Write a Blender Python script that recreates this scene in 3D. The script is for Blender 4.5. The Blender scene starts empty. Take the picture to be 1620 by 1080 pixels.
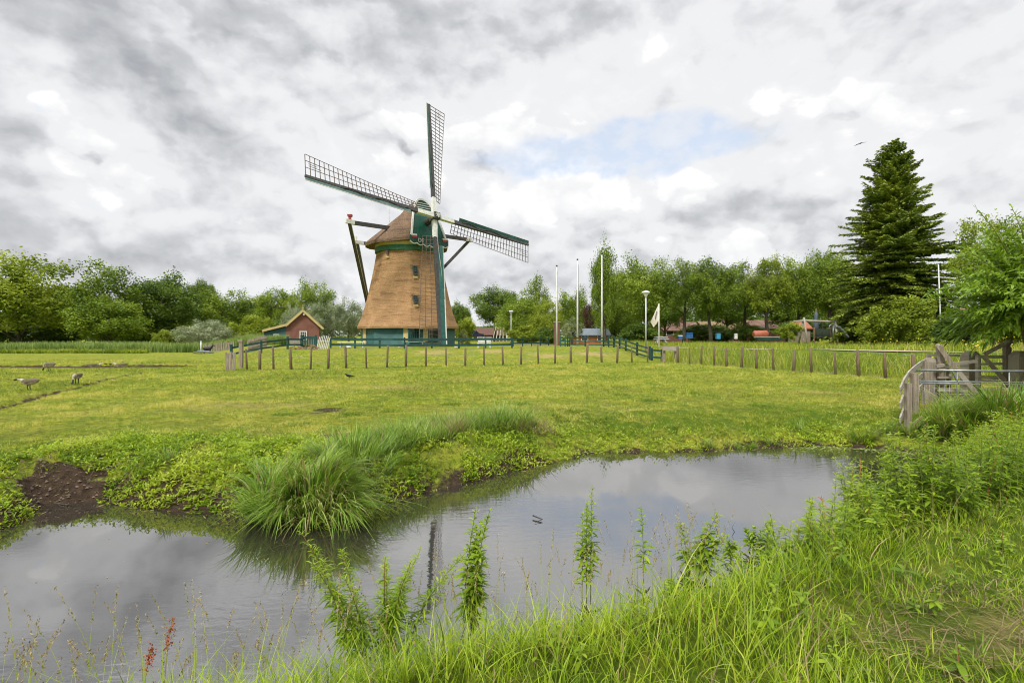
import bpy, math, random
import numpy as np
from mathutils import Vector, Matrix
rnd = random.Random(7)
R = math.radians
sc = bpy.context.scene
COL = sc.collection

# ------------------------------------------------------------------ camera, world, sun, exposure
CAMZ = 1.75; F = 810.0; CX = 810.0; HY = 531.0          # photograph: 1620 x 1080
cam = bpy.data.cameras.new('camera'); camo = bpy.data.objects.new('camera', cam); COL.objects.link(camo)
cam.sensor_width = 36; cam.lens = 18.0; cam.clip_start = 0.05; cam.clip_end = 6000
camo.location = (0, 0, CAMZ); camo.rotation_euler = (R(90), 0, 0)
cam.shift_y = (HY-540)/1620.0
sc.camera = camo
SUN_EL, SUN_AZ = 50, 205           # azimuth measured from +Y towards +X
sc.view_settings.view_transform = 'Standard'; sc.view_settings.look = 'None'
sc.view_settings.exposure = 1.20; sc.view_settings.gamma = 1.0
sc.cycles.pixel_filter_type = 'BLACKMAN_HARRIS'; sc.cycles.filter_width = 1.05

class NG:
    """tiny node-graph helper"""
    def __init__(s, nt): s.nt = nt; s.n = nt.nodes; s.l = nt.links
    def add(s, t, **kw):
        n = s.n.new(t)
        for k, v in kw.items(): setattr(n, k, v)
        return n
    def put(s, sock, v):
        if hasattr(v, 'is_output') or isinstance(v, bpy.types.NodeSocket): s.l.new(v, sock)
        elif isinstance(v, (tuple, list)):
            v = list(v)
            if len(sock.default_value) == 4 and len(v) == 3: v.append(1)
            sock.default_value = v
        else: sock.default_value = v
    def m(s, op, a, b=0.0, c=None, clamp=False):
        n = s.add('ShaderNodeMath', operation=op, use_clamp=clamp)
        s.put(n.inputs[0], a); s.put(n.inputs[1], b)
        if c is not None: s.put(n.inputs[2], c)
        return n.outputs[0]
    def noise(s, vec, scale, detail=4, rough=0.5, dist=0.0, out='Fac'):
        n = s.add('ShaderNodeTexNoise'); s.l.new(vec, n.inputs['Vector'])
        n.inputs['Scale'].default_value = scale; n.inputs['Detail'].default_value = detail
        n.inputs['Roughness'].default_value = rough; n.inputs['Distortion'].default_value = dist
        return n.outputs[out]
    def mix(s, f, a, b, blend='MIX'):
        n = s.add('ShaderNodeMix', data_type='RGBA', blend_type=blend)
        s.put(n.inputs[0], f); s.put(n.inputs[6], a); s.put(n.inputs[7], b)
        return n.outputs[2]
    def ss(s, v, lo, hi, a=0.0, b=1.0):
        n = s.add('ShaderNodeMapRange', interpolation_type='SMOOTHSTEP')
        s.put(n.inputs[0], v); s.put(n.inputs[1], lo); s.put(n.inputs[2], hi); s.put(n.inputs[3], a); s.put(n.inputs[4], b)
        return n.outputs[0]
    def scale(s, vec, v):
        n = s.add('ShaderNodeVectorMath', operation='MULTIPLY'); s.l.new(vec, n.inputs[0]); n.inputs[1].default_value = v
        return n.outputs[0]

world = bpy.data.worlds.new('World'); sc.world = world; world.use_nodes = True
def build_world():
    nt = world.node_tree; nt.nodes.clear(); g = NG(nt)
    out = g.add('ShaderNodeOutputWorld'); bg = g.add('ShaderNodeBackground'); bg.inputs['Strength'].default_value = 0.1
    g.l.new(bg.outputs[0], out.inputs[0])
    sky = g.add('ShaderNodeTexSky', sky_type='NISHITA', sun_disc=False, sun_elevation=R(SUN_EL), sun_rotation=R(SUN_AZ))
    tc = g.add('ShaderNodeTexCoord'); D = tc.outputs['Generated']
    sx = g.add('ShaderNodeSeparateXYZ'); g.l.new(D, sx.inputs[0]); x, y, z = sx.outputs
    # domain warp so every cloud bank gets a ragged outline
    w = g.noise(D, 3.2, 5, 0.55, out='Color')
    ws = g.add('ShaderNodeVectorMath', operation='SUBTRACT'); g.l.new(w, ws.inputs[0]); ws.inputs[1].default_value = (.5, .5, .5)
    wsx = g.add('ShaderNodeSeparateXYZ'); g.l.new(ws.outputs[0], wsx.inputs[0])
    az = g.m('ARCTAN2', x, y); el = g.m('ARCSINE', z)
    azw = g.m('MULTIPLY_ADD', wsx.outputs[0], 0.34, az); elw = g.m('MULTIPLY_ADD', wsx.outputs[1], 0.26, el)
    def ang(px, py):
        dx, dz = px-CX, HY-py
        return math.atan2(dx, F), math.atan2(dz, math.hypot(dx, F))
    def blob(px, py, wx, wy, amp, a_=azw, e_=elw, tilt=0.0):
        a0, e0 = ang(px, py)
        sa = wx/F*math.cos(a0)**2; se = wy/F*math.cos(a0)
        da = g.m('SUBTRACT', a_, a0); de = g.m('SUBTRACT', e_, e0)
        if tilt: de = g.m('MULTIPLY_ADD', da, -math.tan(R(tilt)), de)
        q = g.m('ADD', g.m('POWER', g.m('ABSOLUTE', g.m('DIVIDE', da, sa)), 2.0), g.m('POWER', g.m('ABSOLUTE', g.m('DIVIDE', de, se)), 2.0))
        return g.m('MULTIPLY', g.m('EXPONENT', g.m('MULTIPLY', q, -1.0)), amp)
    # layered cloud deck: flat projection so banks thin out towards the horizon
    zz = g.m('ADD', g.m('MAXIMUM', z, 0.0), 0.62)
    cb = g.add('ShaderNodeCombineXYZ'); g.put(cb.inputs[0], g.m('DIVIDE', x, zz)); g.put(cb.inputs[1], g.m('DIVIDE', y, zz)); cb.inputs[2].default_value = 3.1
    V = cb.outputs[0]
    n1 = g.noise(V, 1.5, 6, 0.52, 0.25)
    n2 = g.noise(V, 4.2, 6, 0.55, 0.2)
    n3 = g.noise(g.scale(D, (1, 1, 1.7)), 7.0, 7, 0.58, 0.25)
    n4 = g.noise(g.scale(D, (1, 1, 1.5)), 20.0, 6, 0.6, 0.15)
    acc = g.m('MULTIPLY_ADD', g.m('SUBTRACT', n1, 0.5), 0.50, 0.92)
    acc = g.m('MULTIPLY_ADD', g.m('SUBTRACT', n2, 0.5), 0.42, acc)
    acc = g.m('MULTIPLY_ADD', g.m('SUBTRACT', n3, 0.5), 0.50, acc)
    acc = g.m('MULTIPLY_ADD', g.m('SUBTRACT', n4, 0.5), 0.24, acc)
    def relief(vs_, sc_, det, rg, up, dist):
        a_ = g.scale(D, vs_); o_ = g.add('ShaderNodeVectorMath', operation='ADD'); g.l.new(a_, o_.inputs[0]); o_.inputs[1].default_value = up
        return g.m('SUBTRACT', g.noise(a_, sc_, det, rg, dist), g.noise(o_.outputs[0], sc_, det, rg, dist))
    # cauliflower lobes, lit from above, strongest inside the bright cumulus
    def lobes(off, sc_):
        v = g.scale(D, (1, 1, 1.45)); o_ = g.add('ShaderNodeVectorMath', operation='ADD'); g.l.new(v, o_.inputs[0]); o_.inputs[1].default_value = off
        o2 = g.add('ShaderNodeVectorMath', operation='MULTIPLY_ADD'); g.l.new(g.noise(v, 6., 5, .6, out='Color'), o2.inputs[0]); o2.inputs[1].default_value = (.14, .14, .14); g.l.new(o_.outputs[0], o2.inputs[2])
        t = g.add('ShaderNodeTexVoronoi', feature='F1'); g.l.new(o2.outputs[0], t.inputs['Vector']); t.inputs['Scale'].default_value = sc_; t.inputs['Detail'].default_value = 2.5; t.inputs['Roughness'].default_value = .6
        return t.outputs['Distance']
    l0 = lobes((0, 0, 0), 5.5); puff = g.m('SUBTRACT', lobes((.012, 0, .036), 5.5), l0)
    field = g.m('ADD', g.noise(g.scale(D, (1, 1, 1.5)), 3.1, 9, .56, .55), g.m('MULTIPLY', g.m('SUBTRACT', l0, .45), -.16))
    B = [(230, 80, 260, 75, -.20, 4), (60, 30, 160, 60, -.14, 0), (20, 215, 90, 34, -.36, 0), (330, 240, 110, 95, -.27, -25), (560, 90, 230, 60, -.05, 0),
         (800, 50, 210, 46, -.12, 0), (130, 395, 260, 46, -.22, 0), (330, 420, 130, 40, -.2, 0), (700, 420, 160, 26, -.14, 0), (1130, 350, 190, 24, -.11, 0), (1480, 340, 190, 60, -.08, 0),
         (1500, 40, 160, 50, -.08, 0), (1250, 350, 200, 30, -.12, 0),
         (70, 130, 70, 45, .22, 0), (190, 260, 130, 50, .26, -15), (500, 50, 80, 50, .06, 0), (910, 325, 150, 34, .26, 0), (1160, 290, 110, 34, .26, 0), (1380, 170, 130, 110, .16, 0),
         (620, 300, 130, 80, .12, 0), (1000, 160, 230, 40, .12, 0), (1000, 400, 300, 22, .07, 0), (400, 320, 80, 30, .10, 0)]
    bsum = None
    for px, py, wx, wy, amp, t in B:
        q = blob(px, py, wx, wy, amp, tilt=t); bsum = q if bsum is None else g.m('ADD', bsum, q)
    fld = g.m('MULTIPLY_ADD', bsum, .42, field)
    lay = g.ss(fld, .47, .52); lay2 = g.ss(g.m('MULTIPLY_ADD', g.m('SUBTRACT', n2, .5), .6, fld), .49, .575)
    acc = g.m('MULTIPLY_ADD', bsum, 1.0, acc)
    acc = g.m('ADD', acc, g.m('MULTIPLY_ADD', lay, .24, -.22)); acc = g.m('ADD', acc, g.m('MULTIPLY_ADD', lay2, .13, -.04))
    acc = g.m('MULTIPLY_ADD', g.m('MULTIPLY', puff, g.m('MULTIPLY_ADD', lay, .6, .4)), 1.25, acc)
    # bright overcast overhead and behind
    acc = g.m('ADD', acc, g.m('MULTIPLY', g.ss(z, 0.58, 0.9), 0.5))
    cr = g.add('ShaderNodeValToRGB'); g.l.new(g.m('MULTIPLY', acc, .625), cr.inputs[0]); e = cr.color_ramp
    e.elements[0].position = 0.01; e.elements[0].color = (.17, .177, .195, 1)
    e.elements[1].position = 1.0; e.elements[1].color = (.512, .512, .512, 1)
    for p, c in ((.30, (.245, .252, .264)), (.50, (.325, .331, .343)), (.70, (.41, .415, .424)), (.92, (.432, .435, .442)), (1.22, (.472, .473, .476))):
        k = e.elements.new(p*.625); k.color = (*c, 1)
    for k in e.elements: k.color = tuple(q*.90 for q in k.color[:3])+(1,)
    e.interpolation = 'CARDINAL'
    cloud = g.mix(1.0, cr.outputs[0], (10, 10, 10), 'MULTIPLY')
    # extra brightness overhead beyond the ramp
    cloud = g.mix(g.ss(z, 0.55, 0.95), cloud, (7.6, 7.7, 8.0))
    # thin blue opening
    bl = g.m('ADD', blob(960, 262, 195, 30, 1.4, tilt=2), blob(1075, 292, 90, 20, .75))
    bl = g.m('ADD', bl, blob(1150, 245, 90, 22, .35)); bl = g.m('ADD', bl, blob(90, 180, 40, 14, .5)); bl = g.m('ADD', bl, blob(150, 320, 50, 14, .35))
    bl = g.m('SUBTRACT', bl, blob(910, 325, 120, 24, 1.3)); bl = g.m('SUBTRACT', bl, blob(1160, 290, 80, 28, .8))
    wisps = g.ss(n4, 0.34, 0.66, 1.0, 0.45)
    mask = g.m('MULTIPLY', g.ss(g.m('MULTIPLY_ADD', g.m('SUBTRACT', n3, .5), .9, bl), 0.25, 0.85), wisps)
    blue = g.mix(0.75, g.mix(1.0, sky.outputs[0], (.9, .9, .9), 'MULTIPLY'), (3.3, 3.65, 4.2))
    col = g.mix(g.m('MULTIPLY', mask, .9), cloud, blue)
    g.l.new(col, bg.inputs[0])
build_world()
world.cycles.sampling_method = 'MANUAL'; world.cycles.sample_map_resolution = 512
sl = bpy.data.lights.new('sun', 'SUN'); sl.energy = 1.5; sl.angle = R(12); sl.color = (1, .955, .88)
so = bpy.data.objects.new('sun', sl); COL.objects.link(so)
sd = Vector((math.sin(R(SUN_AZ))*math.cos(R(SUN_EL)), math.cos(R(SUN_AZ))*math.cos(R(SUN_EL)), math.sin(R(SUN_EL))))
so.rotation_euler = sd.to_track_quat('Z', 'Y').to_euler()

# ------------------------------------------------------------------ materials
def newmat(name):
    m = bpy.data.materials.new(name); m.use_nodes = True; m.node_tree.nodes.clear()
    g = NG(m.node_tree); o = g.add('ShaderNodeOutputMaterial'); return m, g, o
def surf(name, c1, c2=None, scale=4, rough=.7, bump=0, stretch=(1, 1, 1), detail=5, metal=0, c3=None, bscale=None, spec=.4, bdist=.02):
    m, g, o = newmat(name)
    p = g.add('ShaderNodeBsdfPrincipled'); g.l.new(p.outputs[0], o.inputs[0])
    p.inputs['Roughness'].default_value = rough; p.inputs['Metallic'].default_value = metal; p.inputs['Specular IOR Level'].default_value = spec
    tc = g.add('ShaderNodeTexCoord').outputs['Object']; v = g.scale(tc, stretch)
    n = g.noise(v, scale, detail, .6)
    c2 = c2 or tuple(q*.7 for q in c1)
    col = g.mix(g.ss(n, .32, .68), c1, c2)
    if c3: col = g.mix(g.ss(g.noise(tc, scale*.23, 3), .5, .72), col, c3)
    g.l.new(col, p.inputs['Base Color'])
    if bump:
        b = g.add('ShaderNodeBump'); b.inputs['Strength'].default_value = bump; b.inputs['Distance'].default_value = bdist
        g.l.new(g.noise(v, bscale or scale*3, 6, .7), b.inputs['Height']); g.l.new(b.outputs[0], p.inputs['Normal'])
    return m
def leafmat(name, cols, trans=.35, rough=.55, hue=.25, base=None):
    """cols: ramp across the per-face attribute 'tint'; slow noise varies the hue over the plant"""
    m, g, o = newmat(name)
    at = g.add('ShaderNodeAttribute', attribute_name='tint')
    oi = g.add('ShaderNodeObjectInfo')
    cr = g.add('ShaderNodeValToRGB'); e = cr.color_ramp
    n = len(cols); e.elements[0].color = (*cols[0], 1); e.elements[1].color = (*cols[-1], 1)
    for i in range(1, n-1): e.elements.new(i/(n-1)).color = (*cols[i], 1)
    tc = g.add('ShaderNodeTexCoord').outputs['Object']
    f = g.m('MULTIPLY_ADD', g.m('SUBTRACT', g.noise(tc, .45, 2), .5), .9, at.outputs['Fac'])
    f = g.m('MULTIPLY_ADD', g.m('SUBTRACT', oi.outputs['Random'], .5), hue, f)
    g.l.new(f, cr.inputs[0]); col = cr.outputs[0]
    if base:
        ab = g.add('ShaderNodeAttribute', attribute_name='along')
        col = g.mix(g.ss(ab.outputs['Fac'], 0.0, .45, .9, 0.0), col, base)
    d = g.add('ShaderNodeBsdfPrincipled'); g.l.new(col, d.inputs['Base Color']); d.inputs['Roughness'].default_value = rough; d.inputs['Specular IOR Level'].default_value = .3
    t = g.add('ShaderNodeBsdfTranslucent'); g.l.new(g.mix(1., col, (1.15, 1.1, .55), 'MULTIPLY'), t.inputs[0])
    mx = g.add('ShaderNodeMixShader'); mx.inputs[0].default_value = trans
    g.l.new(d.outputs[0], mx.inputs[1]); g.l.new(t.outputs[0], mx.inputs[2]); g.l.new(mx.outputs[0], o.inputs[0])
    return m
M = {}
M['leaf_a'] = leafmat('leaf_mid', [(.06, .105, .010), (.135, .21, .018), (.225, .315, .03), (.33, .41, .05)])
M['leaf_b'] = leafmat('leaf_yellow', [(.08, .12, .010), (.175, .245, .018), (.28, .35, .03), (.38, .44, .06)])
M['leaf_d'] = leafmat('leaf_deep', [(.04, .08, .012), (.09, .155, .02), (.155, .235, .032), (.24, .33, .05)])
M['leaf_s'] = leafmat('leaf_silver', [(.13, .17, .08), (.23, .28, .15), (.34, .39, .24), (.46, .50, .34)], trans=.2)
M['leaf_r'] = leafmat('leaf_red', [(.035, .018, .012), (.07, .03, .02), (.10, .05, .03)], trans=.2)
M['leaf_p'] = leafmat('leaf_pale', [(.10, .15, .04), (.20, .26, .08), (.36, .40, .2), (.5, .5, .36)], trans=.25)
M['needle'] = leafmat('needles', [(.06, .10, .016), (.15, .21, .03), (.27, .33, .04), (.40, .45, .07)], trans=.12, hue=0)
M['willow'] = leafmat('willow_leaf', [(.06, .12, .01), (.14, .25, .02), (.24, .38, .035), (.36, .48, .09)], trans=.35, rough=.4, hue=0)
M['herb'] = leafmat('herb_leaf', [(.065, .13, .008), (.16, .27, .013), (.31, .43, .022), (.46, .54, .06)], trans=.4, rough=.45, hue=0)
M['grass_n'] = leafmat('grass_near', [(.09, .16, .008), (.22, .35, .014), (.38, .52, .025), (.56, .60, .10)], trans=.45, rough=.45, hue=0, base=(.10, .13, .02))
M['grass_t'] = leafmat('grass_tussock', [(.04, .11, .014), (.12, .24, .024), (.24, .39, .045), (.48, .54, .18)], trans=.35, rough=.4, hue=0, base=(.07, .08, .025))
M['grass_f'] = leafmat('grass_field', [(.09, .155, .014), (.24, .33, .026), (.40, .46, .048), (.60, .54, .16)], trans=.4, rough=.6, hue=0)
M['reed'] = leafmat('reed_leaf', [(.10, .17, .04), (.20, .30, .075), (.31, .41, .12), (.45, .50, .2)], trans=.3, hue=0)
M['straw'] = leafmat('straw', [(.16, .12, .06), (.32, .25, .12), (.46, .38, .20)], trans=.3, hue=0)
M['sorrel'] = leafmat('sorrel', [(.22, .05, .02), (.42, .10, .05), (.5, .2, .1)], trans=.3, hue=0)
M['bark'] = surf('bark', (.10, .08, .055), (.045, .037, .026), 9, .9, .6, (3, 3, .6))
M['bark_red'] = surf('bark_red', (.17, .085, .045), (.07, .035, .02), 7, .9, .8, (2, 2, .8))
M['stem'] = surf('stem', (.18, .26, .05), (.24, .22, .06), 5, .6)
M['stem_red'] = surf('stem_red', (.42, .14, .07), (.25, .15, .05), 5, .6)
M['wood'] = surf('weathered_wood', (.34, .285, .215), (.19, .155, .115), 5, .85, .6, (6, 6, .5), c3=(.31, .28, .225))
M['wood_h'] = surf('weathered_rail', (.40, .365, .30), (.24, .205, .16), 5, .85, .5, (.6, .6, 7), c3=(.38, .36, .31))
M['wood_b'] = surf('brown_post', (.24, .175, .11), (.13, .092, .06), 6, .9, .5, (6, 6, .6), c3=(.22, .17, .11))
M['paint_green'] = surf('green_paint', (.022, .105, .088), (.012, .068, .06), 3, .5, .1, c3=(.035, .14, .12))
M['fence_green'] = surf('dark_green_paint', (.012, .062, .055), (.008, .038, .035), 3, .5, .1, c3=(.02, .085, .07))
M['gable_green'] = surf('gable_green', (.014, .085, .058), (.008, .052, .036), 2, .35, .1, (4, 4, 1))
M['rim_green'] = surf('rim_green', (.035, .14, .06), (.02, .09, .04), 5, .6)
M['clap'] = None
M['cream'] = surf('cream_paint', (.56, .45, .20), (.46, .36, .16), 3, .6)
M['white'] = surf('white_paint', (.72, .72, .68), (.55, .55, .51), 5, .5)
M['stock'] = surf('charcoal_stock', (.075, .072, .07), (.045, .043, .042), 4, .55)
M['stock_g'] = surf('blade_board', (.10, .16, .145), (.05, .10, .09), 3, .5)
M['batten'] = surf('dark_batten', (.15, .11, .08), (.09, .068, .052), 8, .7)
M['iron'] = surf('hub_iron', (.03, .05, .045), (.35, .36, .34), 9, .5)
M['glass'] = surf('window_glass', (.03, .035, .04), (.015, .02, .02), 2, .08, spec=.8)
M['metal'] = surf('galvanised', (.30, .33, .34), (.20, .225, .235), 12, .38, .1, metal=.55, c3=(.25, .24, .22))
M['pole'] = surf('grey_pole', (.62, .63, .63), (.5, .51, .52), 5, .4)
M['lampm'] = surf('lamp_plastic', (.78, .79, .78), (.68, .69, .68), 5, .3)
M['cloth'] = surf('flag_cloth', (.60, .52, .42), (.75, .70, .62), 3, .8)
M['rooft'] = surf('roof_tile', (.16, .075, .05), (.07, .04, .03), 6, .8, .3)
M['roofo'] = surf('roof_orange', (.17, .09, .06), (.12, .065, .045), 5, .8, .3, c3=(.22, .15, .1))
M['roofb'] = surf('roof_brown', (.27, .17, .09), (.18, .11, .06), 5, .8, .2)
M['roofg'] = surf('roof_grey', (.18, .21, .235), (.12, .145, .165), 5, .6, .1)
M['orange'] = surf('orange_wood', (.42, .13, .035), (.30, .09, .03), 4, .6)
M['red'] = surf('red_plastic', (.36, .05, .05), (.28, .04, .045), 4, .5)
M['salmon'] = surf('salmon_plastic', (.40, .12, .06), (.30, .09, .05), 4, .5)
M['blue'] = surf('blue_plastic', (.03, .13, .33), (.02, .09, .24), 4, .5)
M['lblue'] = surf('light_blue', (.05, .30, .50), (.04, .24, .4), 4, .5)
M['greyp'] = surf('grey_cloth', (.10, .125, .15), (.06, .08, .10), 4, .7, stretch=(4, 4, 1))
M['slate'] = surf('play_panel', (.05, .07, .045), (.03, .045, .03), 5, .7)
M['concrete'] = surf('concrete', (.36, .34, .29), (.24, .23, .20), 3, .9, .3)
M['feather'] = surf('goose_back', (.20, .145, .10), (.12, .09, .065), 14, .8, .4)
M['feather_w'] = surf('goose_pale', (.48, .42, .35), (.38, .32, .26), 14, .8)
M['black'] = surf('black_feather', (.012, .011, .012), (.02, .018, .018), 9, .6)
M['yellow'] = surf('yellow_petal', (.75, .58, .03), (.7, .5, .02), 9, .5)
M['tyre'] = surf('tyre', (.02, .02, .02), (.03, .03, .03), 9, .8)
M['carp'] = surf('car_paint', (.02, .025, .07), (.02, .022, .06), 2, .2, spec=.8)

def thatch_mat(name, c1, c2, c3, sc_=1.0):
    m, g, o = newmat(name)
    p = g.add('ShaderNodeBsdfPrincipled'); g.l.new(p.outputs[0], o.inputs[0]); p.inputs['Roughness'].default_value = .95; p.inputs['Specular IOR Level'].default_value = .1
    tc = g.add('ShaderNodeTexCoord').outputs['Object']
    fine = g.noise(g.scale(tc, (7, 7, 1.6)), 3.2*sc_, 7, .72)
    band = g.noise(g.scale(tc, (.35, .35, 2.1)), 1.0*sc_, 5, .62, .5)
    patch = g.noise(tc, .9, 4, .6)
    band2 = g.noise(g.scale(tc, (.22, .22, 3.4)), 1.3*sc_, 5, .7, .8)
    col = g.mix(g.ss(fine, .36, .64), c1, c2)
    col = g.mix(g.m('MULTIPLY', g.ss(band, .50, .68), .6), col, c3)
    col = g.mix(g.m('MULTIPLY', g.ss(band2, .56, .64), .5), col, c3)
    col = g.mix(g.m('MULTIPLY', g.ss(patch, .45, .7), .5), col, tuple(q*1.25 for q in c1))
    g.l.new(col, p.inputs['Base Color'])
    b = g.add('ShaderNodeBump'); b.inputs['Strength'].default_value = 1.; b.inputs['Distance'].default_value = .13
    h = g.m('ADD', fine, g.m('MULTIPLY', band, 1.2)); g.l.new(h, b.inputs['Height']); g.l.new(b.outputs[0], p.inputs['Normal'])
    return m
M['thatch'] = thatch_mat('thatch', (.50, .305, .155), (.35, .205, .10), (.19, .11, .055))
M['thatch_cap'] = thatch_mat('thatch_cap', (.29, .195, .135), (.18, .12, .083), (.105, .072, .052), 1.2)
def clapboard(name, c1, c2, pitch):
    m, g, o = newmat(name)
    p = g.add('ShaderNodeBsdfPrincipled'); g.l.new(p.outputs[0], o.inputs[0]); p.inputs['Roughness'].default_value = .55
    tc = g.add('ShaderNodeTexCoord').outputs['Object']; s = g.add('ShaderNodeSeparateXYZ'); g.l.new(tc, s.inputs[0])
    fr = g.m('FRACT', g.m('DIVIDE', s.outputs[2], pitch))
    col = g.mix(g.ss(g.noise(tc, 2.5, 5), .35, .65), c1, c2)
    g.l.new(g.mix(g.ss(fr, .86, .97), col, tuple(q*.35 for q in c2)), p.inputs['Base Color'])
    b = g.add('ShaderNodeBump'); b.inputs['Strength'].default_value = 1; b.inputs['Distance'].default_value = .04
    g.l.new(g.m('SUBTRACT', 1., fr), b.inputs['Height']); g.l.new(b.outputs[0], p.inputs['Normal'])
    return m
M['clap'] = clapboard('clapboard_green', (.03, .125, .115), (.02, .09, .085), .17)
M['louver'] = clapboard('louver_green', (.02, .09, .06), (.012, .07, .045), .26)
def brick(name, a, b_, mort, scl=1.0):
    m, g, o = newmat(name)
    p = g.add('ShaderNodeBsdfPrincipled'); g.l.new(p.outputs[0], o.inputs[0]); p.inputs['Roughness'].default_value = .9
    tc = g.add('ShaderNodeTexCoord').outputs['Object']; s = g.add('ShaderNodeSeparateXYZ'); g.l.new(tc, s.inputs[0])
    c = g.add('ShaderNodeCombineXYZ'); g.put(c.inputs[0], g.m('ADD', s.outputs[0], s.outputs[1])); g.l.new(s.outputs[2], c.inputs[1])
    t = g.add('ShaderNodeTexBrick'); g.l.new(c.outputs[0], t.inputs['Vector']); t.inputs['Scale'].default_value = scl
    t.inputs['Brick Width'].default_value = .24; t.inputs['Row Height'].default_value = .075; t.inputs['Mortar Size'].default_value = .008
    t.inputs['Color1'].default_value = (*a, 1); t.inputs['Color2'].default_value = (*b_, 1); t.inputs['Mortar'].default_value = (*mort, 1)
    g.l.new(g.mix(g.m('MULTIPLY', g.ss(g.noise(tc, 1.2, 4), .45, .7), .5), t.outputs[0], tuple(q*.6 for q in a)), p.inputs['Base Color'])
    return m
M['brick'] = brick('brick', (.24, .075, .05), (.17, .05, .036), (.25, .2, .17))
M['brick_d'] = brick('brick_dark', (.17, .07, .045), (.11, .045, .03), (.18, .14, .12))

# ------------------------------------------------------------------ numpy noise and ground heights
_rs = np.random.RandomState(3); _T = _rs.rand(256, 256)
def vnoise(x, y):
    xi = np.floor(x).astype(int); yi = np.floor(y).astype(int); fx = x-xi; fy = y-yi
    fx = fx*fx*(3-2*fx); fy = fy*fy*(3-2*fy)
    a = _T[xi & 255, yi & 255]; b = _T[(xi+1) & 255, yi & 255]; c = _T[xi & 255, (yi+1) & 255]; d = _T[(xi+1) & 255, (yi+1) & 255]
    return (a*(1-fx)+b*fx)*(1-fy)+(c*(1-fx)+d*fx)*fy
def fbm(x, y, o=4):
    s = 0; a = .5; t = 0
    for i in range(o): s = s+a*vnoise(x*2**i+i*17.3, y*2**i+i*9.1); t += a; a *= .5
    return s/t
def sstep(a, b, x):
    t = np.clip((x-a)/(b-a), 0, 1); return t*t*(3-2*t)
WZ = -0.45
def wp(px, py, z=WZ):
    Y = F*(CAMZ-z)/(py-HY); return ((px-CX)*Y/F, Y)
FAR = [(-60, 6.6), (-25, 6.2), (-12, 5.9)]+[wp(*q) for q in [(-150, 850), (-40, 842), (10, 838), (45, 822), (75, 797), (150, 795), (210, 805), (290, 812), (370, 818), (430, 832), (500, 838), (570, 830), (612, 796),
       (700, 774), (800, 750), (900, 729), (960, 718), (1080, 716), (1200, 711), (1300, 706), (1400, 710), (1470, 719), (1520, 735)]]
NEAR = [wp(*q) for q in [(1500, 760), (1420, 785), (1355, 840), (1300, 885), (1190, 940), (1060, 990), (900, 1025), (750, 1065), (640, 1095), (500, 1130), (300, 1180), (0, 1260), (-400, 1400)]]+[(-8, 1.6), (-25, 1.0), (-60, .5)]
POND = np.array(FAR+NEAR)
def pond_sd(x, y):
    """signed distance: negative inside the water"""
    d = np.full(x.shape, 1e9); ins = np.zeros(x.shape, bool); n = len(POND)
    for i in range(n):
        a = POND[i]; b = POND[(i+1) % n]; e = b-a; L = (e**2).sum()
        t = np.clip(((x-a[0])*e[0]+(y-a[1])*e[1])/L, 0, 1)
        d = np.minimum(d, np.hypot(x-a[0]-t*e[0], y-a[1]-t*e[1]))
        c = (a[1] > y) != (b[1] > y)
        ins ^= c & (x < (b[0]-a[0])*(y-a[1])/((b[1]-a[1]) if b[1] != a[1] else 1e-9)+a[0])
    return np.where(ins, -d, d)
def halfplane(x, y, a, b):
    """distance to the left of the line a->b"""
    ex, ey = b[0]-a[0], b[1]-a[1]; L = math.hypot(ex, ey)
    return ((x-a[0])*(-ey)+(y-a[1])*ex)/L
WFL = (-15.2, 25.6); WFR = (10.0, 34.2)           # wire fence ends along the foot of the mound
DK = [(21.5, 6.), (15.7, 20.3), (10.0, 34.2), (9.0, 80.)]
def ditch(x, y):
    """two shallow grazed gullies in the left of the meadow"""
    P1 = [wp(-200, 690, 0), wp(-60, 657, 0), wp(0, 645, 0), wp(60, 628, 0), wp(130, 609, 0), wp(190, 596, 0), wp(235, 588, 0)]
    P2 = [(-60, 27.), (-27.4, 27.9), (-20, 28.6), (-15., 31.2)]
    r = []
    for P in (P1, P2):
        d = np.full(x.shape, 1e9)
        for a, b in zip(P[:-1], P[1:]):
            ex, ey = b[0]-a[0], b[1]-a[1]; L = ex*ex+ey*ey
            t = np.clip(((x-a[0])*ex+(y-a[1])*ey)/L, 0, 1); d = np.minimum(d, np.hypot(x-a[0]-t*ex, y-a[1]-t*ey))
        r.append(d)
    return r
def dike(x, y):
    s = np.minimum(halfplane(x, y, (21.5, 6.), (15.7, 20.3)), 1e9)*-1
    s = np.where(y > 20.3, -halfplane(x, y, (15.7, 20.3), (10.0, 34.2)), s)
    s = np.where(y > 34.2, x-(10.0-(y-34.2)*.02), s)
    return s
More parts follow.
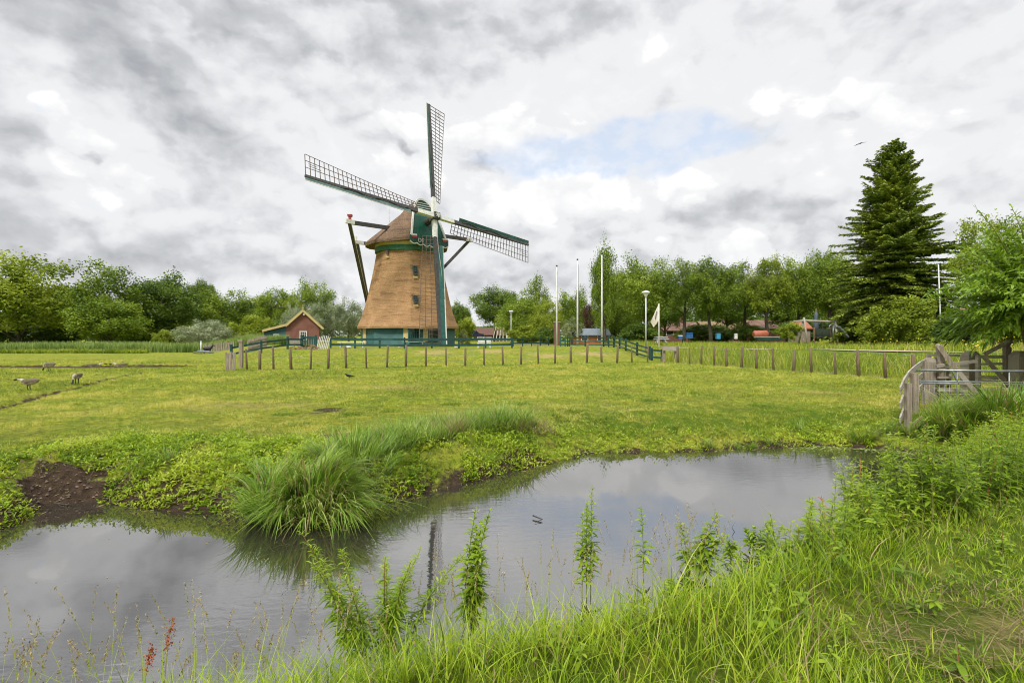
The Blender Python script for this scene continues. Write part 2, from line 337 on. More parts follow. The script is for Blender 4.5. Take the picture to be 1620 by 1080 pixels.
def gh(x, y, sd=None, fine=True):
    x = np.asarray(x, float); y = np.asarray(y, float)
    z = (fbm(x*.35, y*.35)-.5)*.10
    fs = halfplane(x, y, WFL, WFR); ls = -halfplane(x, y, (-15.4, 25.), (-34, 55.)); 
    mound = .75*sstep(.3, 9.5, fs)*sstep(0, 6, ls)
    hd = 1.0-.28*sstep(22, 42, y)
    dk = hd*sstep(.1, 4.2, dike(x, y))
    z = z+np.maximum(mound, dk)
    yl = np.interp(x, [-60, -27.4, -20, -15], [27., 27.9, 28.6, 31.2])+.35*(fbm(x*1.3, x*0)-.5); z = z+.17*sstep(0, .2, y-yl)*(1-sstep(-20, -15.5, x))*(1-.7*sstep(30, 44, y))       # low step beyond the straight gully
    if fine:
        d1, d2 = ditch(x, y)
        wob = .12*fbm(x*1.7, y*1.7)
        z = z-.14*(1-sstep(.02, .22, d1-wob+.04))
    if sd is None: sd = pond_sd(x, y)
    far = y > 1.2+np.interp(x, [-20, -3, 1, 3, 5, 9], [3, 3.5, 4.8, 6.2, 8.4, 9.8])
    wb = np.where(far, (.95+1.9*sstep(-.5, 1.5, x))*(1+.5*(fbm(x*.9+3, y*.9)-.5)*2), .75)
    z = z-np.where(far, 0, .26*sstep(5.2, 6.6, y)*(1-sstep(1.0, 3.4, sd)))
    tt = np.clip(sd/wb, 0, 1)
    k = tt**.62 if False else np.sin(tt*math.pi/2)**.9
    edge = (z+.0+.45)*k-.45-.05*(1-tt)
    z = np.where(sd > 0, edge, WZ-.05-.55*sstep(0, .8, -sd))
    lump = (fbm(x*4.2, y*5.2, 3)-.45)
    amt = sstep(-.05, .15, sd)*(1-sstep(1.2, 3.4, sd))*np.where(far, 1, .35)
    z = z+amt*lump*.26*(.4+.6*sstep(0, .5, sd))
    z = z+np.where(far, .02, .03)*(fbm(x*6, y*6, 3)-.5)*(sd > .3)*(np.hypot(x, y) < 45)
    return z
def gz(x, y): return float(gh(np.array([float(x)]), np.array([float(y)]))[0])

# ------------------------------------------------------------------ mesh helpers
def tag(o, label=None, cat=None, group=None, kind=None):
    if label: o['label'] = label
    if cat: o['category'] = cat
    if group: o['group'] = group
    if kind: o['kind'] = kind
    return o
def empty(name, loc=(0, 0, 0), rz=0, label=None, cat=None, group=None):
    o = bpy.data.objects.new(name, None); COL.objects.link(o); o.location = loc; o.rotation_euler = (0, 0, rz)
    o.empty_display_size = .2
    return tag(o, label, cat, group)
def copy_tree(o, parent=None):
    c = o.copy(); COL.objects.link(c)
    if parent is not None: c.parent = parent
    for ch in list(o.children): copy_tree(ch, c)
    return c
class MB:
    def __init__(s): s.v = []; s.f = []; s.mi = []; s.sm = []
    def add(s, v, f, mi=0, sm=False):
        o = len(s.v); s.v += [tuple(q) for q in v]; s.f += [tuple(i+o for i in q) for q in f]; s.mi += [mi]*len(f); s.sm += [sm]*len(f); return s
    def box(s, c, d, rot=None, mi=0, taper=1.0):
        hx, hy, hz = d[0]/2, d[1]/2, d[2]/2
        vs = []
        for z, t in ((-hz, 1), (hz, taper)):
            for x, y in ((-hx, -hy), (hx, -hy), (hx, hy), (-hx, hy)):
                p = Vector((x*t, y*t, z))
                if rot is not None: p = rot @ p
                vs.append(p+Vector(c))
        return s.add(vs, [(0, 3, 2, 1), (4, 5, 6, 7), (0, 1, 5, 4), (1, 2, 6, 5), (2, 3, 7, 6), (3, 0, 4, 7)], mi)
    def bar(s, a, b, w, h=None, w2=None, mi=0, up=(0, 0, 1), roll=0):
        """rectangular beam from a to b; w sideways, h along up"""
        a = Vector(a); b = Vector(b); h = h or w; k = (w2/w) if w2 else 1
        d = (b-a).normalized(); u = Vector(up)
        if abs(d.dot(u)) > .98: u = Vector((0, 1, 0))
        sd_ = d.cross(u).normalized(); u = sd_.cross(d).normalized()
        if roll:
            q = Matrix.Rotation(roll, 3, d); sd_ = q@sd_; u = q@u
        vs = [p+sd_*(i*w/2*t)+u*(j*h/2*t) for p, t in ((a, 1), (b, k)) for i, j in ((-1, -1), (1, -1), (1, 1), (-1, 1))]
        return s.add(vs, [(0, 3, 2, 1), (4, 5, 6, 7), (0, 1, 5, 4), (1, 2, 6, 5), (2, 3, 7, 6), (3, 0, 4, 7)], mi)
    def tube(s, pts, rad, n=8, mi=0, cap=True, sq=1.0):
        """lofted tube; rad a number or list (entries may be (rx, rz))"""
        pts = [Vector(p) for p in pts]; N = len(pts)
        if not isinstance(rad, (list, tuple)): rad = [rad]*N
        vs = []; prev = None
        for i, p in enumerate(pts):
            d = (pts[min(i+1, N-1)]-pts[max(i-1, 0)]).normalized()
            u = Vector((0, 0, 1)) if abs(d.z) < .95 else Vector((0, 1, 0))
            a = d.cross(u).normalized()
            if prev is not None and a.dot(prev) < 0: a = -a
            prev = a; b = a.cross(d).normalized()
            r = rad[i]; ra, rb = (r if isinstance(r, (tuple, list)) else (r, r))
            for k in range(n):
                t = 2*math.pi*k/n; vs.append(p+a*math.cos(t)*ra+b*math.sin(t)*rb)
        fs = [(i*n+k, i*n+(k+1) % n, (i+1)*n+(k+1) % n, (i+1)*n+k) for i in range(N-1) for k in range(n)]
        s.add(vs, fs, mi, True)
        if cap:
            o = len(s.v)-N*n
            s.f += [tuple(o+k for k in range(n))[::-1], tuple(o+(N-1)*n+k for k in range(n))]; s.mi += [mi]*2; s.sm += [False]*2
        return s
    def poly(s, pts, d, mi=0):
        """flat polygon extruded by vector d"""
        n = len(pts); d = Vector(d); p = [Vector(q) for q in pts]
        return s.add(p+[q+d for q in p], [tuple(range(n))[::-1], tuple(range(n, 2*n))]+[(i, (i+1) % n, (i+1) % n+n, i+n) for i in range(n)], mi)
    def build(s, name, mats, parent=None, loc=None):
        me = bpy.data.meshes.new(name); me.from_pydata(s.v, [], s.f)
        for m in (mats if isinstance(mats, (list, tuple)) else [mats]): me.materials.append(m)
        me.polygons.foreach_set('material_index', s.mi); me.polygons.foreach_set('use_smooth', s.sm); me.update()
        import bmesh
        bm = bmesh.new(); bm.from_mesh(me); bmesh.ops.recalc_face_normals(bm, faces=bm.faces); bm.to_mesh(me); bm.free()
        o = bpy.data.objects.new(name, me); COL.objects.link(o)
        if parent is not None: o.parent = parent
        if loc is not None: o.location = loc
        return o
def npmesh(name, V, Q, mats, parent=None, tint=None, mi=None, along=None, smooth=False, k=4):
    """large mesh from arrays; Q is (n,k) faces"""
    V = np.asarray(V, np.float32); Q = np.asarray(Q, np.int32); n = len(Q)
    me = bpy.data.meshes.new(name); me.vertices.add(len(V)); me.vertices.foreach_set('co', V.ravel())
    me.loops.add(n*k); me.loops.foreach_set('vertex_index', Q.ravel())
    me.polygons.add(n); me.polygons.foreach_set('loop_start', np.arange(n, dtype=np.int32)*k)
    try: me.polygons.foreach_set('loop_total', np.full(n, k, np.int32))
    except Exception: pass
    if mi is not None: me.polygons.foreach_set('material_index', np.asarray(mi, np.int32))
    if smooth: me.polygons.foreach_set('use_smooth', np.ones(n, bool))
    me.update(calc_edges=True)
    if tint is not None:
        a = me.attributes.new('tint', 'FLOAT', 'FACE'); a.data.foreach_set('value', np.asarray(tint, np.float32))
    if along is not None:
        a = me.attributes.new('along', 'FLOAT', 'POINT'); a.data.foreach_set('value', np.asarray(along, np.float32))
    for m in (mats if isinstance(mats, (list, tuple)) else [mats]): me.materials.append(m)
    o = bpy.data.objects.new(name, me); COL.objects.link(o)
    if parent is not None: o.parent = parent
    return o
def P(px, py, Y): return Vector(((px-CX)*Y/F, Y, CAMZ+(HY-py)*Y/F))
def nrm(v): return v/np.maximum(np.linalg.norm(v, axis=-1, keepdims=True), 1e-9)
def leaves(pos, nor, size, rs, aspect=.6, along=None):
    """rhombic leaf faces at pos with normals nor; returns V,Q"""
    n = len(pos); nor = nrm(nor)
    t = along if along is not None else rs.normal(size=(n, 3))
    t = nrm(t-nor*(t*nor).sum(1, keepdims=True)); b = np.cross(nor, t)
    L = size[:, None]; W = (size*aspect)[:, None]
    V = np.stack([pos-t*L*.5, pos-b*W*.5+t*L*.05, pos+t*L*.5, pos+b*W*.5+t*L*.05], 1)
    return V.reshape(-1, 3), np.arange(4*n).reshape(n, 4)
def lance(root, dirv, side, L, W, droop, rs, seg=3):
    """lanceolate leaves: strips of seg quads (last ones taper)"""
    n = len(root); t = np.linspace(0, 1, seg+1); prof = np.sin(np.pi*np.clip(t*.93+.06, 0, 1))**.8
    V = np.zeros((n, seg+1, 2, 3))
    for i, q in enumerate(t):
        c = root+dirv*(L*q)[:, None]; c[:, 2] -= droop*L*q*q
        w = side*(W*prof[i]*.5)[:, None]
        V[:, i, 0] = c-w; V[:, i, 1] = c+w
    base = (np.arange(n)*(seg+1)*2)[:, None]
    Q = np.concatenate([np.stack([base[:, 0]+2*i, base[:, 0]+2*i+1, base[:, 0]+2*i+3, base[:, 0]+2*i+2], 1)[:, None] for i in range(seg)], 1).reshape(-1, 4)
    return V.reshape(-1, 3), Q
def blades(root, h, az, lean, bend, droop, w, rs, seg=3, twist=None):
    """grass blades, vectorised. az = bend direction"""
    n = len(root); t = np.linspace(0, 1, seg+1); d = np.stack([np.cos(az), np.sin(az), np.zeros(n)], 1)
    sa = az+math.pi/2+(rs.uniform(-.9, .9, n) if twist is None else twist); sv = np.stack([np.cos(sa), np.sin(sa), np.zeros(n)], 1)
    V = np.zeros((n, seg+1, 2, 3)); A = np.zeros((n, seg+1, 2))
    for i, q in enumerate(t):
        c = root+d*(h*(lean*q+bend*q*q))[:, None]; c[:, 2] += h*(q-droop*q*q)
        ww = sv*(w*.5*(1-q**2.2)*(.65+.35*min(1, q*4)))[:, None]+(0 if i < seg else 0)
        V[:, i, 0] = c-ww; V[:, i, 1] = c+ww; A[:, i] = q
    base = np.arange(n)*(seg+1)*2
    Q = np.stack([np.stack([base+2*i, base+2*i+1, base+2*i+3, base+2*i+2], 1) for i in range(seg)], 1).reshape(-1, 4)
    return V.reshape(-1, 3), Q, A.reshape(-1)
class Acc:
    def __init__(s): s.V = []; s.Q = []; s.T = []; s.M = []; s.A = []; s.n = 0
    def add(s, V, Q, T, mi=0, A=None):
        s.V.append(V); s.Q.append(Q+s.n); s.n += len(V); s.T.append(np.broadcast_to(T, len(Q)) if np.ndim(T) == 0 else T); s.M.append(np.full(len(Q), mi))
        s.A.append(A if A is not None else np.ones(len(V)))
    def build(s, name, mats, parent=None):
        return npmesh(name, np.concatenate(s.V), np.concatenate(s.Q), mats, parent, np.concatenate(s.T), np.concatenate(s.M), np.concatenate(s.A))

# ------------------------------------------------------------------ ground, water, path
def spacing(segs):
    out = []
    for a, b, st in segs: out += list(np.arange(a, b, st))
    return out
def geo(a, b, st, k):
    r = []; x = a
    while x < b: r.append(x); x += st; st *= k
    r.append(b); return r
def build_ground():
    xr = geo(20, 2500, .3, 1.11); xl = [-q for q in geo(30, 2500, .3, 1.11)][::-1]
    xs = np.array(xl+spacing([(-29.9, -9, .16), (-9, 10, .065), (10, 19.9, .14)])+xr)
    ys = np.array([-1500, -600, -200, -80, -40, -20, -12, -8, -5, -3, -1.5]+spacing([(-.5, 3, .14), (3, 13, .062), (13, 32, .13), (32, 50, .4)])+geo(50, 3000, .8, 1.1))
    X, Y = np.meshgrid(xs, ys); x = X.ravel(); y = Y.ravel()
    sd = pond_sd(x, y); z = gh(x, y, sd)
    nx, ny = len(xs), len(ys); i = np.arange(nx-1); j = np.arange(ny-1); I, J = np.meshgrid(i, j); a = (J*nx+I).ravel()
    Q = np.stack([a, a+1, a+nx+1, a+nx], 1)
    d1, d2 = ditch(x, y); n = fbm(x*1.1+5, y*1.1); n2 = fbm(x*3.3, y*3.3)
    far = y > 1.2+np.interp(x, [-20, -3, 1, 3, 5, 9], [3, 3.5, 4.8, 6.2, 8.4, 9.8])
    mud = (1-sstep(.0, .55, sd+.5*(n-.5)*1.4))                                   # bare rim along the water
    mx, my = wp(95, 752, -.15); rr = np.hypot((x-mx)/1.15, (y-my)/.95)
    mud = np.maximum(mud, (1-sstep(.2, .8, rr+1.5*(n2-.5)))*far)              # trampled drinking place
    mx, my = wp(515, 648, 0); mud = np.maximum(mud, .8*(1-sstep(.2, 1.0, np.hypot((x-mx)/.5, (y-my)/.7)+n2-.5)))
    for (px, py, a_, b_) in ((300, 688, .7, .35), (40, 625, .5, .4), (520, 690, .5, .5), (400, 700, .6, .3), (230, 600, 1.0, .4)):
        mx, my = wp(px, py, 0); mud = np.maximum(mud, .6*(1-sstep(.2, 1.1, np.hypot((x-mx)/a_, (y-my)/b_)+(n2-.5)*1.6)))
    mud = np.maximum(mud, .95*(1-sstep(.08, .30, d1+.25*(n2-.5)))); yl = np.interp(x, [-60, -27.4, -20, -15], [27., 27.9, 28.6, 31.2])+.35*(fbm(x*1.3, x*0)-.5); mud = np.maximum(mud, .95*sstep(-.3, -.1, y-yl)*(1-sstep(.06, .2, y-yl+.25*(n2-.5)))*(1-sstep(-20, -16.5, x)))
    dry = np.zeros(len(x))
    for (px, py, a_, b_, k) in ((1290, 621, .9, .55, 1), (790, 590, 1.4, .6, .7), (600, 612, 3.0, 1.2, .55), (350, 640, 2.8, 1.2, .5), (700, 600, 3, 1., .5), (900, 650, 2.8, 1.4, .35)):
        mx, my = wp(px, py, 0); dry = np.maximum(dry, k*(1-sstep(.2, 1.1, np.hypot((x-mx)/a_, (y-my)/b_)+(n2-.5)*1.2)))
    for (X0, Y0) in ((-5.5, 36), (2.5, 36.5), (-1.5, 37.5), (6, 38)): dry = np.maximum(dry, .8*(1-sstep(.2, 1.1, np.hypot((x-X0)/1.6, (y-Y0)/1.5)+(n2-.5)*1.4)))
    mx, my = (2.85, 2.95); dry = np.maximum(dry, 1.0*(1-sstep(.3, 1.1, np.hypot((x-mx)/.65, (y-my)/.25)+(n2-.5)*1.1)))
    fs = np.abs(halfplane(x, y, WFL, WFR)); mud = np.maximum(mud, .45*(1-sstep(.05, .6, fs+(n2-.5)*.8))*(x > -16)*(x < 10))
    lush = sstep(.4, 1.2, sd)*(1-sstep(1.4, 4.5, sd+1.5*(n-.5)))*far + 1.0*(~far)*(y < 9) + sstep(.3, 1.5, dike(x, y))*(y < 60)
    o = npmesh('meadow_ground', np.stack([x, y, z], 1), Q, M['ground'], smooth=True)
    for nm, arr in (('mud', mud), ('dry', dry), ('lush', np.clip(lush, 0, 1))):
        at = o.data.attributes.new(nm, 'FLOAT', 'POINT'); at.data.foreach_set('value', arr.astype(np.float32))
    tag(o, kind='structure')
def ground_mat():
    m, g, o = newmat('ground')
    p = g.add('ShaderNodeBsdfPrincipled'); g.l.new(p.outputs[0], o.inputs[0]); p.inputs['Roughness'].default_value = .95; p.inputs['Specular IOR Level'].default_value = .12
    tc = g.add('ShaderNodeTexCoord').outputs['Object']
    A = lambda nme: g.add('ShaderNodeAttribute', attribute_name=nme).outputs['Fac']
    big = g.noise(tc, .32, 4, .6); mid = g.noise(tc, 2.2, 6, .7); fine = g.noise(tc, 9, 7, .8); vfine = g.noise(tc, 45, 4, .7)
    c = g.mix(g.ss(mid, .40, .58), (.38, .41, .04), (.18, .27, .02))
    c = g.mix(g.m('MULTIPLY', g.ss(big, .42, .58), .55), c, (.38, .34, .055))
    c = g.mix(g.m('MULTIPLY', g.ss(fine, .47, .57), .9), c, (.10, .14, .012))
    c = g.mix(g.m('MULTIPLY', g.ss(vfine, .52, .72), .5), c, (.38, .36, .08))
    c = g.mix(g.m('MULTIPLY', g.ss(g.noise(tc, 5.5, 5, .7), .54, .66), .7), c, (.15, .115, .045))
    c = g.mix(g.m('MULTIPLY', A('dry'), g.ss(fine, .3, .6, .35, 1.)), c, (.46, .33, .15))
    c = g.mix(g.m('MULTIPLY', A('lush'), g.ss(mid, .3, .6, .3, .95)), c, (.10, .17, .012))
    mudc = g.mix(g.ss(fine, .35, .65), (.115, .078, .05), (.045, .03, .02))
    c = g.mix(g.ss(g.m('MULTIPLY_ADD', g.m('SUBTRACT', fine, .5), .8, A('mud')), .3, .62), c, mudc)
    g.l.new(c, p.inputs['Base Color'])
    b = g.add('ShaderNodeBump'); b.inputs['Strength'].default_value = 1.0; b.inputs['Distance'].default_value = .16
    g.l.new(g.m('ADD', g.m('MULTIPLY', mid, .8), g.m('ADD', g.m('MULTIPLY', fine, .6), g.m('MULTIPLY', vfine, .25))), b.inputs['Height']); g.l.new(b.outputs[0], p.inputs['Normal'])
    return m
M['ground'] = ground_mat()
build_ground()
def build_water():
    m, g, o = newmat('water')
    p = g.add('ShaderNodeBsdfPrincipled'); g.l.new(p.outputs[0], o.inputs[0])
    p.inputs['Base Color'].default_value = (.03, .026, .02, 1); p.inputs['Roughness'].default_value = .012; p.inputs['IOR'].default_value = 4.2
    tc = g.add('ShaderNodeTexCoord').outputs['Object']
    rot = g.add('ShaderNodeMapping'); g.l.new(tc, rot.inputs[0]); rot.inputs['Rotation'].default_value = (0, 0, R(-12)); rot.inputs['Scale'].default_value = (1, 2.6, 1)
    w = g.noise(rot.outputs[0], 4.5, 3, .5, .4); w2 = g.noise(rot.outputs[0], 14, 2, .5, .2)
    area = g.ss(g.noise(tc, .28, 2), .42, .60, .05, 1.0)
    sx = g.add('ShaderNodeSeparateXYZ'); g.l.new(tc, sx.inputs[0])
    left = g.ss(sx.outputs[0], 3.0, -2.5, .35, 1.0)
    h = g.m('MULTIPLY', g.m('ADD', w, g.m('MULTIPLY', w2, .22)), g.m('MULTIPLY', area, left))
    b = g.add('ShaderNodeBump'); b.inputs['Strength'].default_value = .055; b.inputs['Distance'].default_value = .05
    g.l.new(h, b.inputs['Height']); g.l.new(b.outputs[0], p.inputs['Normal'])
    mb = MB(); xs = [-60, -20, -8, 0, 6, 12]; 
    V = []; Fc = []
    mb.add([(-62, -2, 0), (12, -2, 0), (12, 14, 0), (-62, 14, 0)], [(0, 1, 2, 3)])
    ob = mb.build('pond_water', m, loc=(0, 0, WZ)); tag(ob, kind='structure')
build_water()
def build_path():
    m = surf('path_gravel', (.46, .38, .28), (.36, .30, .22), 3, .95, .3)
    pts = [wp(1700, 562, 1.0), (18.6, 24.5), (17.2, 28), (15.5, 33), (14.6, 38), (13.5, 44), (12.8, 50), (11, 56)]
    pts = [(26, 15.5), (22.0, 19.5), (18.9, 24.2), (17.4, 28.5), (16.2, 33), (14.9, 39), (13.2, 46), (9., 53.5), (3, 55.5), (-6, 57)]
    # resample
    out = []
    for a, b in zip(pts[:-1], pts[1:]):
        for k in range(8): out.append((a[0]+(b[0]-a[0])*k/8, a[1]+(b[1]-a[1])*k/8))
    out = np.array(out); d = np.gradient(out, axis=0); d = nrm(d); s = np.stack([-d[:, 1], d[:, 0]], 1)
    V = []; W = 9
    for k in range(W):
        q = out+s*((k/(W-1)-.5)*1.3); V.append(np.concatenate([q, (gh(q[:, 0], q[:, 1], fine=False)+.05)[:, None]], 1))
    V = np.stack(V, 1); n = len(out)
    Q = [(i*W+k, i*W+k+1, (i+1)*W+k+1, (i+1)*W+k) for i in range(n-1) for k in range(W-1)]
    tag(npmesh('footpath', V.reshape(-1, 3), Q, m), kind='structure')
build_path()

# ------------------------------------------------------------------ windmill
AZ, TILT, TH = R(44.0), R(12.6), R(5.9)
Fd = Vector((math.sin(AZ), -math.cos(AZ), 0)); Rd = Vector((math.cos(AZ), math.sin(AZ), 0)); UP = Vector((0, 0, 1))
BC = Vector((-10.16, 50.5, 0)); MZ = .72
HUB = P(687.3, 343.7, 47.45)
def mill():
    root = empty('windmill', (BC.x, BC.y, MZ), 0, 'tall thatched windmill with four lattice sails on the grass mound', 'windmill')
    inv = Vector((BC.x, BC.y, MZ))
    def fin(mb, name, mats, parent=root):
        mb.v = [tuple(Vector(q)-inv) for q in mb.v]; return mb.build(name, mats, parent)
    va = math.atan2(-BC.y, -BC.x)                       # one octagon corner points at the viewer
    oct_ang = [va+R(2)+k*math.pi/4 for k in range(8)]
    prof = [(2.42, 5.02), (2.6, 5.04), (3.2, 4.76), (4.0, 4.46), (5.2, 4.12), (6.6, 3.80), (8.0, 3.50), (9.2, 3.28), (9.85, 3.17)]
    def rad(z): return float(np.interp(z, [p[0] for p in prof], [p[1] for p in prof]))
    # thatched body, corners softened
    mb = MB(); NS = 8; ring = []
    for z, r in [(2.42, 4.3)]+prof:
        row = []
        for k in range(8):
            a0, a1 = oct_ang[k], oct_ang[(k+1) % 8]
            p0 = Vector((math.cos(a0), math.sin(a0), 0)); p1 = Vector((math.cos(a1), math.sin(a1), 0))
            for j in range(NS):
                t = j/NS; p = p0.lerp(p1, t); l = p.length; rr = l*(1-.035*(1-abs(2*t-1))**0 if j else .975)
                row.append(BC+p*(r*(.975 if j == 0 else (.99 if j in (1, NS-1) else 1.0)))+UP*(z+.03*math.sin(a0*3+z)))
        ring.append(row)
    n = 8*NS; vs = [q for row in ring for q in row]
    mb.add(vs, [(i*n+k, i*n+(k+1) % n, (i+1)*n+(k+1) % n, (i+1)*n+k) for i in range(len(ring)-1) for k in range(n)], 0, False)
    fin(mb, 'thatched_body', M['thatch'])
    # timber base
    mb = MB(); rb = 4.52
    for (z0, z1, r_, mi) in ((MZ-.25, MZ+.18, rb+.05, 1), (MZ+.18, 2.6, rb, 0)):
        c = [BC+Vector((math.cos(a)*r_, math.sin(a)*r_, 0)) for a in oct_ang]
        mb.add([q+UP*z0 for q in c]+[q+UP*z1 for q in c], [(k, (k+1) % 8, (k+1) % 8+8, k+8) for k in range(8)], mi)
    fin(mb, 'base_wall', [M['clap'], M['concrete']])
    def face_hit(px, py, rfun):
        d = Vector(((px-CX)/F, 1, (HY-py)/F)); Y = 40.0
        while Y < 56:
            p = Vector((0, 0, CAMZ))+d*Y; q = p-BC; a = math.atan2(q.y, q.x); k = math.floor((a-oct_ang[0])/(math.pi/4))
            am = oct_ang[0]+(k+.5)*math.pi/4; ap = rfun(p.z)*math.cos(math.pi/8)
            if q.x*math.cos(am)+q.y*math.sin(am) <= ap: return p, am
            Y += .02
        return p, am
    def opening(name, px, py, w, h, rfun, frame, glass, bars=(0, 0), proud=.05, fw=.07, lean=0, shut=False):
        p, am = face_hit(px, py, rfun); n_ = Vector((math.cos(am), math.sin(am), 0)); s_ = Vector((-n_.y, n_.x, 0))
        u_ = (UP-n_*lean).normalized()
        c = p+n_*proud; mb = MB()
        rot = Matrix((s_, n_, u_)).transposed()
        if shut:
            mb.box(c, (w, .05, h), rot); return fin(mb, name, frame)
        for sx in (-1, 1): mb.box(c+s_*sx*(w/2), (fw, .1, h+fw), rot)
        for sz in (-1, 1): mb.box(c+u_*sz*(h/2), (w-fw, .1, fw), rot)
        for b_ in range(bars[0]): mb.box(c+s_*(-w/2+w*(b_+1)/(bars[0]+1))+n_*.0, (.025, .05, h-fw), rot)
        for b_ in range(bars[1]): mb.box(c+u_*(-h/2+h*(b_+1)/(bars[1]+1))+n_*.012, (w-fw, .045, .025), rot)
        o = fin(mb, name, frame)
        g_ = MB(); g_.box(c-n_*.03, (w-fw, .03, h-fw), rot); q = fin(g_, 'pane', glass, o); return o
    opening('window', 656, 428, .42, .75, rad, M['paint_green'], M['glass'], (1, 2), .16, .07, .24)
    opening('window', 656.5, 473, .42, .65, rad, M['paint_green'], M['glass'], (1, 2), .14, .07, .28)
    opening('window', 614, 396, .14, .75, rad, M['stock'], M['glass'], (0, 0), .14, .05, .2)
    for px, py, w, h in ((656, 438.5, .45, .16), (657, 483, .45, .14), (613.5, 406.5, .3, .12)):
        opening('sill', px, py, w, h, rad, M['cream'], None, proud=.14, shut=True)
    for px, py, w in ((656, 420.5, 1.0), (656, 467.5, .9)): opening('window_ledge', px, py, w, .07, rad, M['batten'], None, proud=.12, shut=True)
    rbf = lambda z: rb
    opening('window', 655, 529, 1.15, 1.25, rbf, M['paint_green'], M['glass'], (5, 3), .06)
    opening('window', 685.5, 529, .85, 1.25, rbf, M['paint_green'], M['glass'], (3, 3), .06)
    opening('shutter', 643.2, 528, .55, 1.3, rbf, M['cream'], None, proud=.05, shut=True)
    opening('shutter', 673, 528, .5, 1.3, rbf, M['cream'], None, proud=.05, shut=True)
    opening('side_door', 577.5, 531, .8, 1.7, rbf, M['cream'], None, proud=.05, shut=True)
    # rings under the cap
    def ringm(z0, z1, r0, r1, name, mat):
        mb = MB(); N = 48
        vs = [BC+Vector((math.cos(2*math.pi*k/N)*r, math.sin(2*math.pi*k/N)*r, z)) for z, r in ((z0, r0-.3), (z0, r0), (z1, r1), (z1, r1-.3)) for k in range(N)]
        mb.add(vs, [(i*N+k, i*N+(k+1) % N, (i+1)*N+(k+1) % N, (i+1)*N+k) for i in range(3) for k in range(N)], 0, False)
        fin(mb, name, mat)
    ringm(9.75, 10.2, 3.25, 3.27, 'green_band', M['rim_green']); ringm(10.2, 10.85, 3.22, 3.32, 'cream_band', M['cream'])
    # thatched cap: sections along the wind shaft axis
    S = [-4.15, -3.9, -3.3, -2.4, -1.2, 0, 1.0, 2.0, 2.9, 3.35]
    Wd = [.5, 1.5, 2.55, 3.45, 4.05, 4.15, 3.9, 3.25, 2.4, 1.95]
    Zr = [11.1, 11.45, 12.0, 12.7, 13.5, 14.05, 14.4, 14.6, 14.72, 14.75]
    Ze = [10.85, 10.75, 10.65, 10.6, 10.58, 10.58, 10.62, 10.68, 10.8, 10.86]
    def sect(i, grow=0., n_=22):
        r_ = []
        for k in range(n_+1):
            t = k/n_*2-1; g0 = max(0, (S[i]-1)/2.05)
            q = t*(Wd[i]+grow); h = 1-abs(t)**(1.25+1.0*g0)
            zz = Ze[i]-grow*.3+(Zr[i]+grow-Ze[i])*h
            back = (h**1.3)*(1.25 if i >= len(S)-2 else (.7 if i == len(S)-3 else .3 if i == len(S)-4 else 0))
            r_.append(BC+Fd*(S[i]-back)+Rd*q+UP*zz)
        return r_
    mb = MB(); secs = [sect(i) for i in range(len(S))]; n = 23
    vs = [q for s_ in secs for q in s_]
    mb.add(vs, [(i*n+k, i*n+k+1, (i+1)*n+k+1, (i+1)*n+k) for i in range(len(S)-1) for k in range(n-1)], 0, True)
    mb.add(secs[0], [tuple(range(n))], 0, False)
    # thick eaves: underside rim back to the ring
    low = []
    for i in range(len(S)):
        for sgn in (0, n-1):
            low.append(secs[i][sgn])
    rim = [secs[i][0] for i in range(len(S))]+[secs[i][n-1] for i in range(len(S)-1, -1, -1)]
    N = len(rim); inn = []
    for q in rim:
        d = (q-BC); d.z = 0; d = d.normalized(); inn.append(BC+d*3.1+UP*10.5)
    dn = [q-UP*.16+(BC-q).normalized()*.12 for q in rim]
    mb.add(rim+dn+inn, [(j*N+k, j*N+(k+1) % N, (j+1)*N+(k+1) % N, (j+1)*N+k) for j in range(2) for k in range(N)], 0, False)
    cap = fin(mb, 'thatched_cap', M['thatch_cap'])
    # gable front
    fr = [q+Fd*.04 for q in secs[-1]]
    zc = 13.35
    mb = MB(); c0 = sum(fr, Vector())/len(fr)
    lowp = [q for q in fr if q.z < zc]; nl = sum(1 for q in fr[:12] if q.z < zc)
    A_ = fr[:nl]; B_ = fr[-nl:]
    mb.add(A_+B_, [tuple(range(2*nl))]); top = fr[nl-1:len(fr)-nl+1]; mb.add(top, [tuple(range(len(top)))], 1)
    g_ = fin(mb, 'gable_front', [M['gable_green'], M['louver']], cap)
    mb = MB()
    for a, b in zip(fr[:-1], fr[1:]): mb.bar(a+Fd*.05, b+Fd*.05, .16, .13, up=Fd)
    fin(mb, 'white_verge', M['white'], cap)
    mb = MB()
    for j in range(5):
        z = 13.42+j*.235; idx = [i for i in range(len(fr)) if fr[i].z < z]
        k = max(i for i in idx if i < 12); L_, R_ = fr[k], fr[len(fr)-1-k]; t = (z-fr[k].z)/(fr[k+1].z-fr[k].z)
        a = fr[k].lerp(fr[k+1], t); b = fr[-1-k].lerp(fr[-2-k], t)
        mb.bar(a+Fd*.03, b+Fd*.03, .04, .06)
    fin(mb, 'louver_strip', M['white'], cap)
    # name board below the gable (the beard)
    mb = MB(); bs = 3.5; zt = 10.95
    def brd(q, z): return BC+Fd*bs+Rd*q+UP*z
    lowe = []
    for j in range(41):
        q = -2.15+4.3*j/40; sc_ = abs(math.sin((q+2.15)/4.3*math.pi*6)); lowe.append((q, 10.22-.16*sc_+.18*(abs(q)/2.15)**2))
    mb.poly([brd(q, z) for q, z in lowe]+[brd(2.15, zt), brd(-2.15, zt)], Fd*.06)
    bo = fin(mb, 'name_board', M['gable_green'])
    mb = MB()
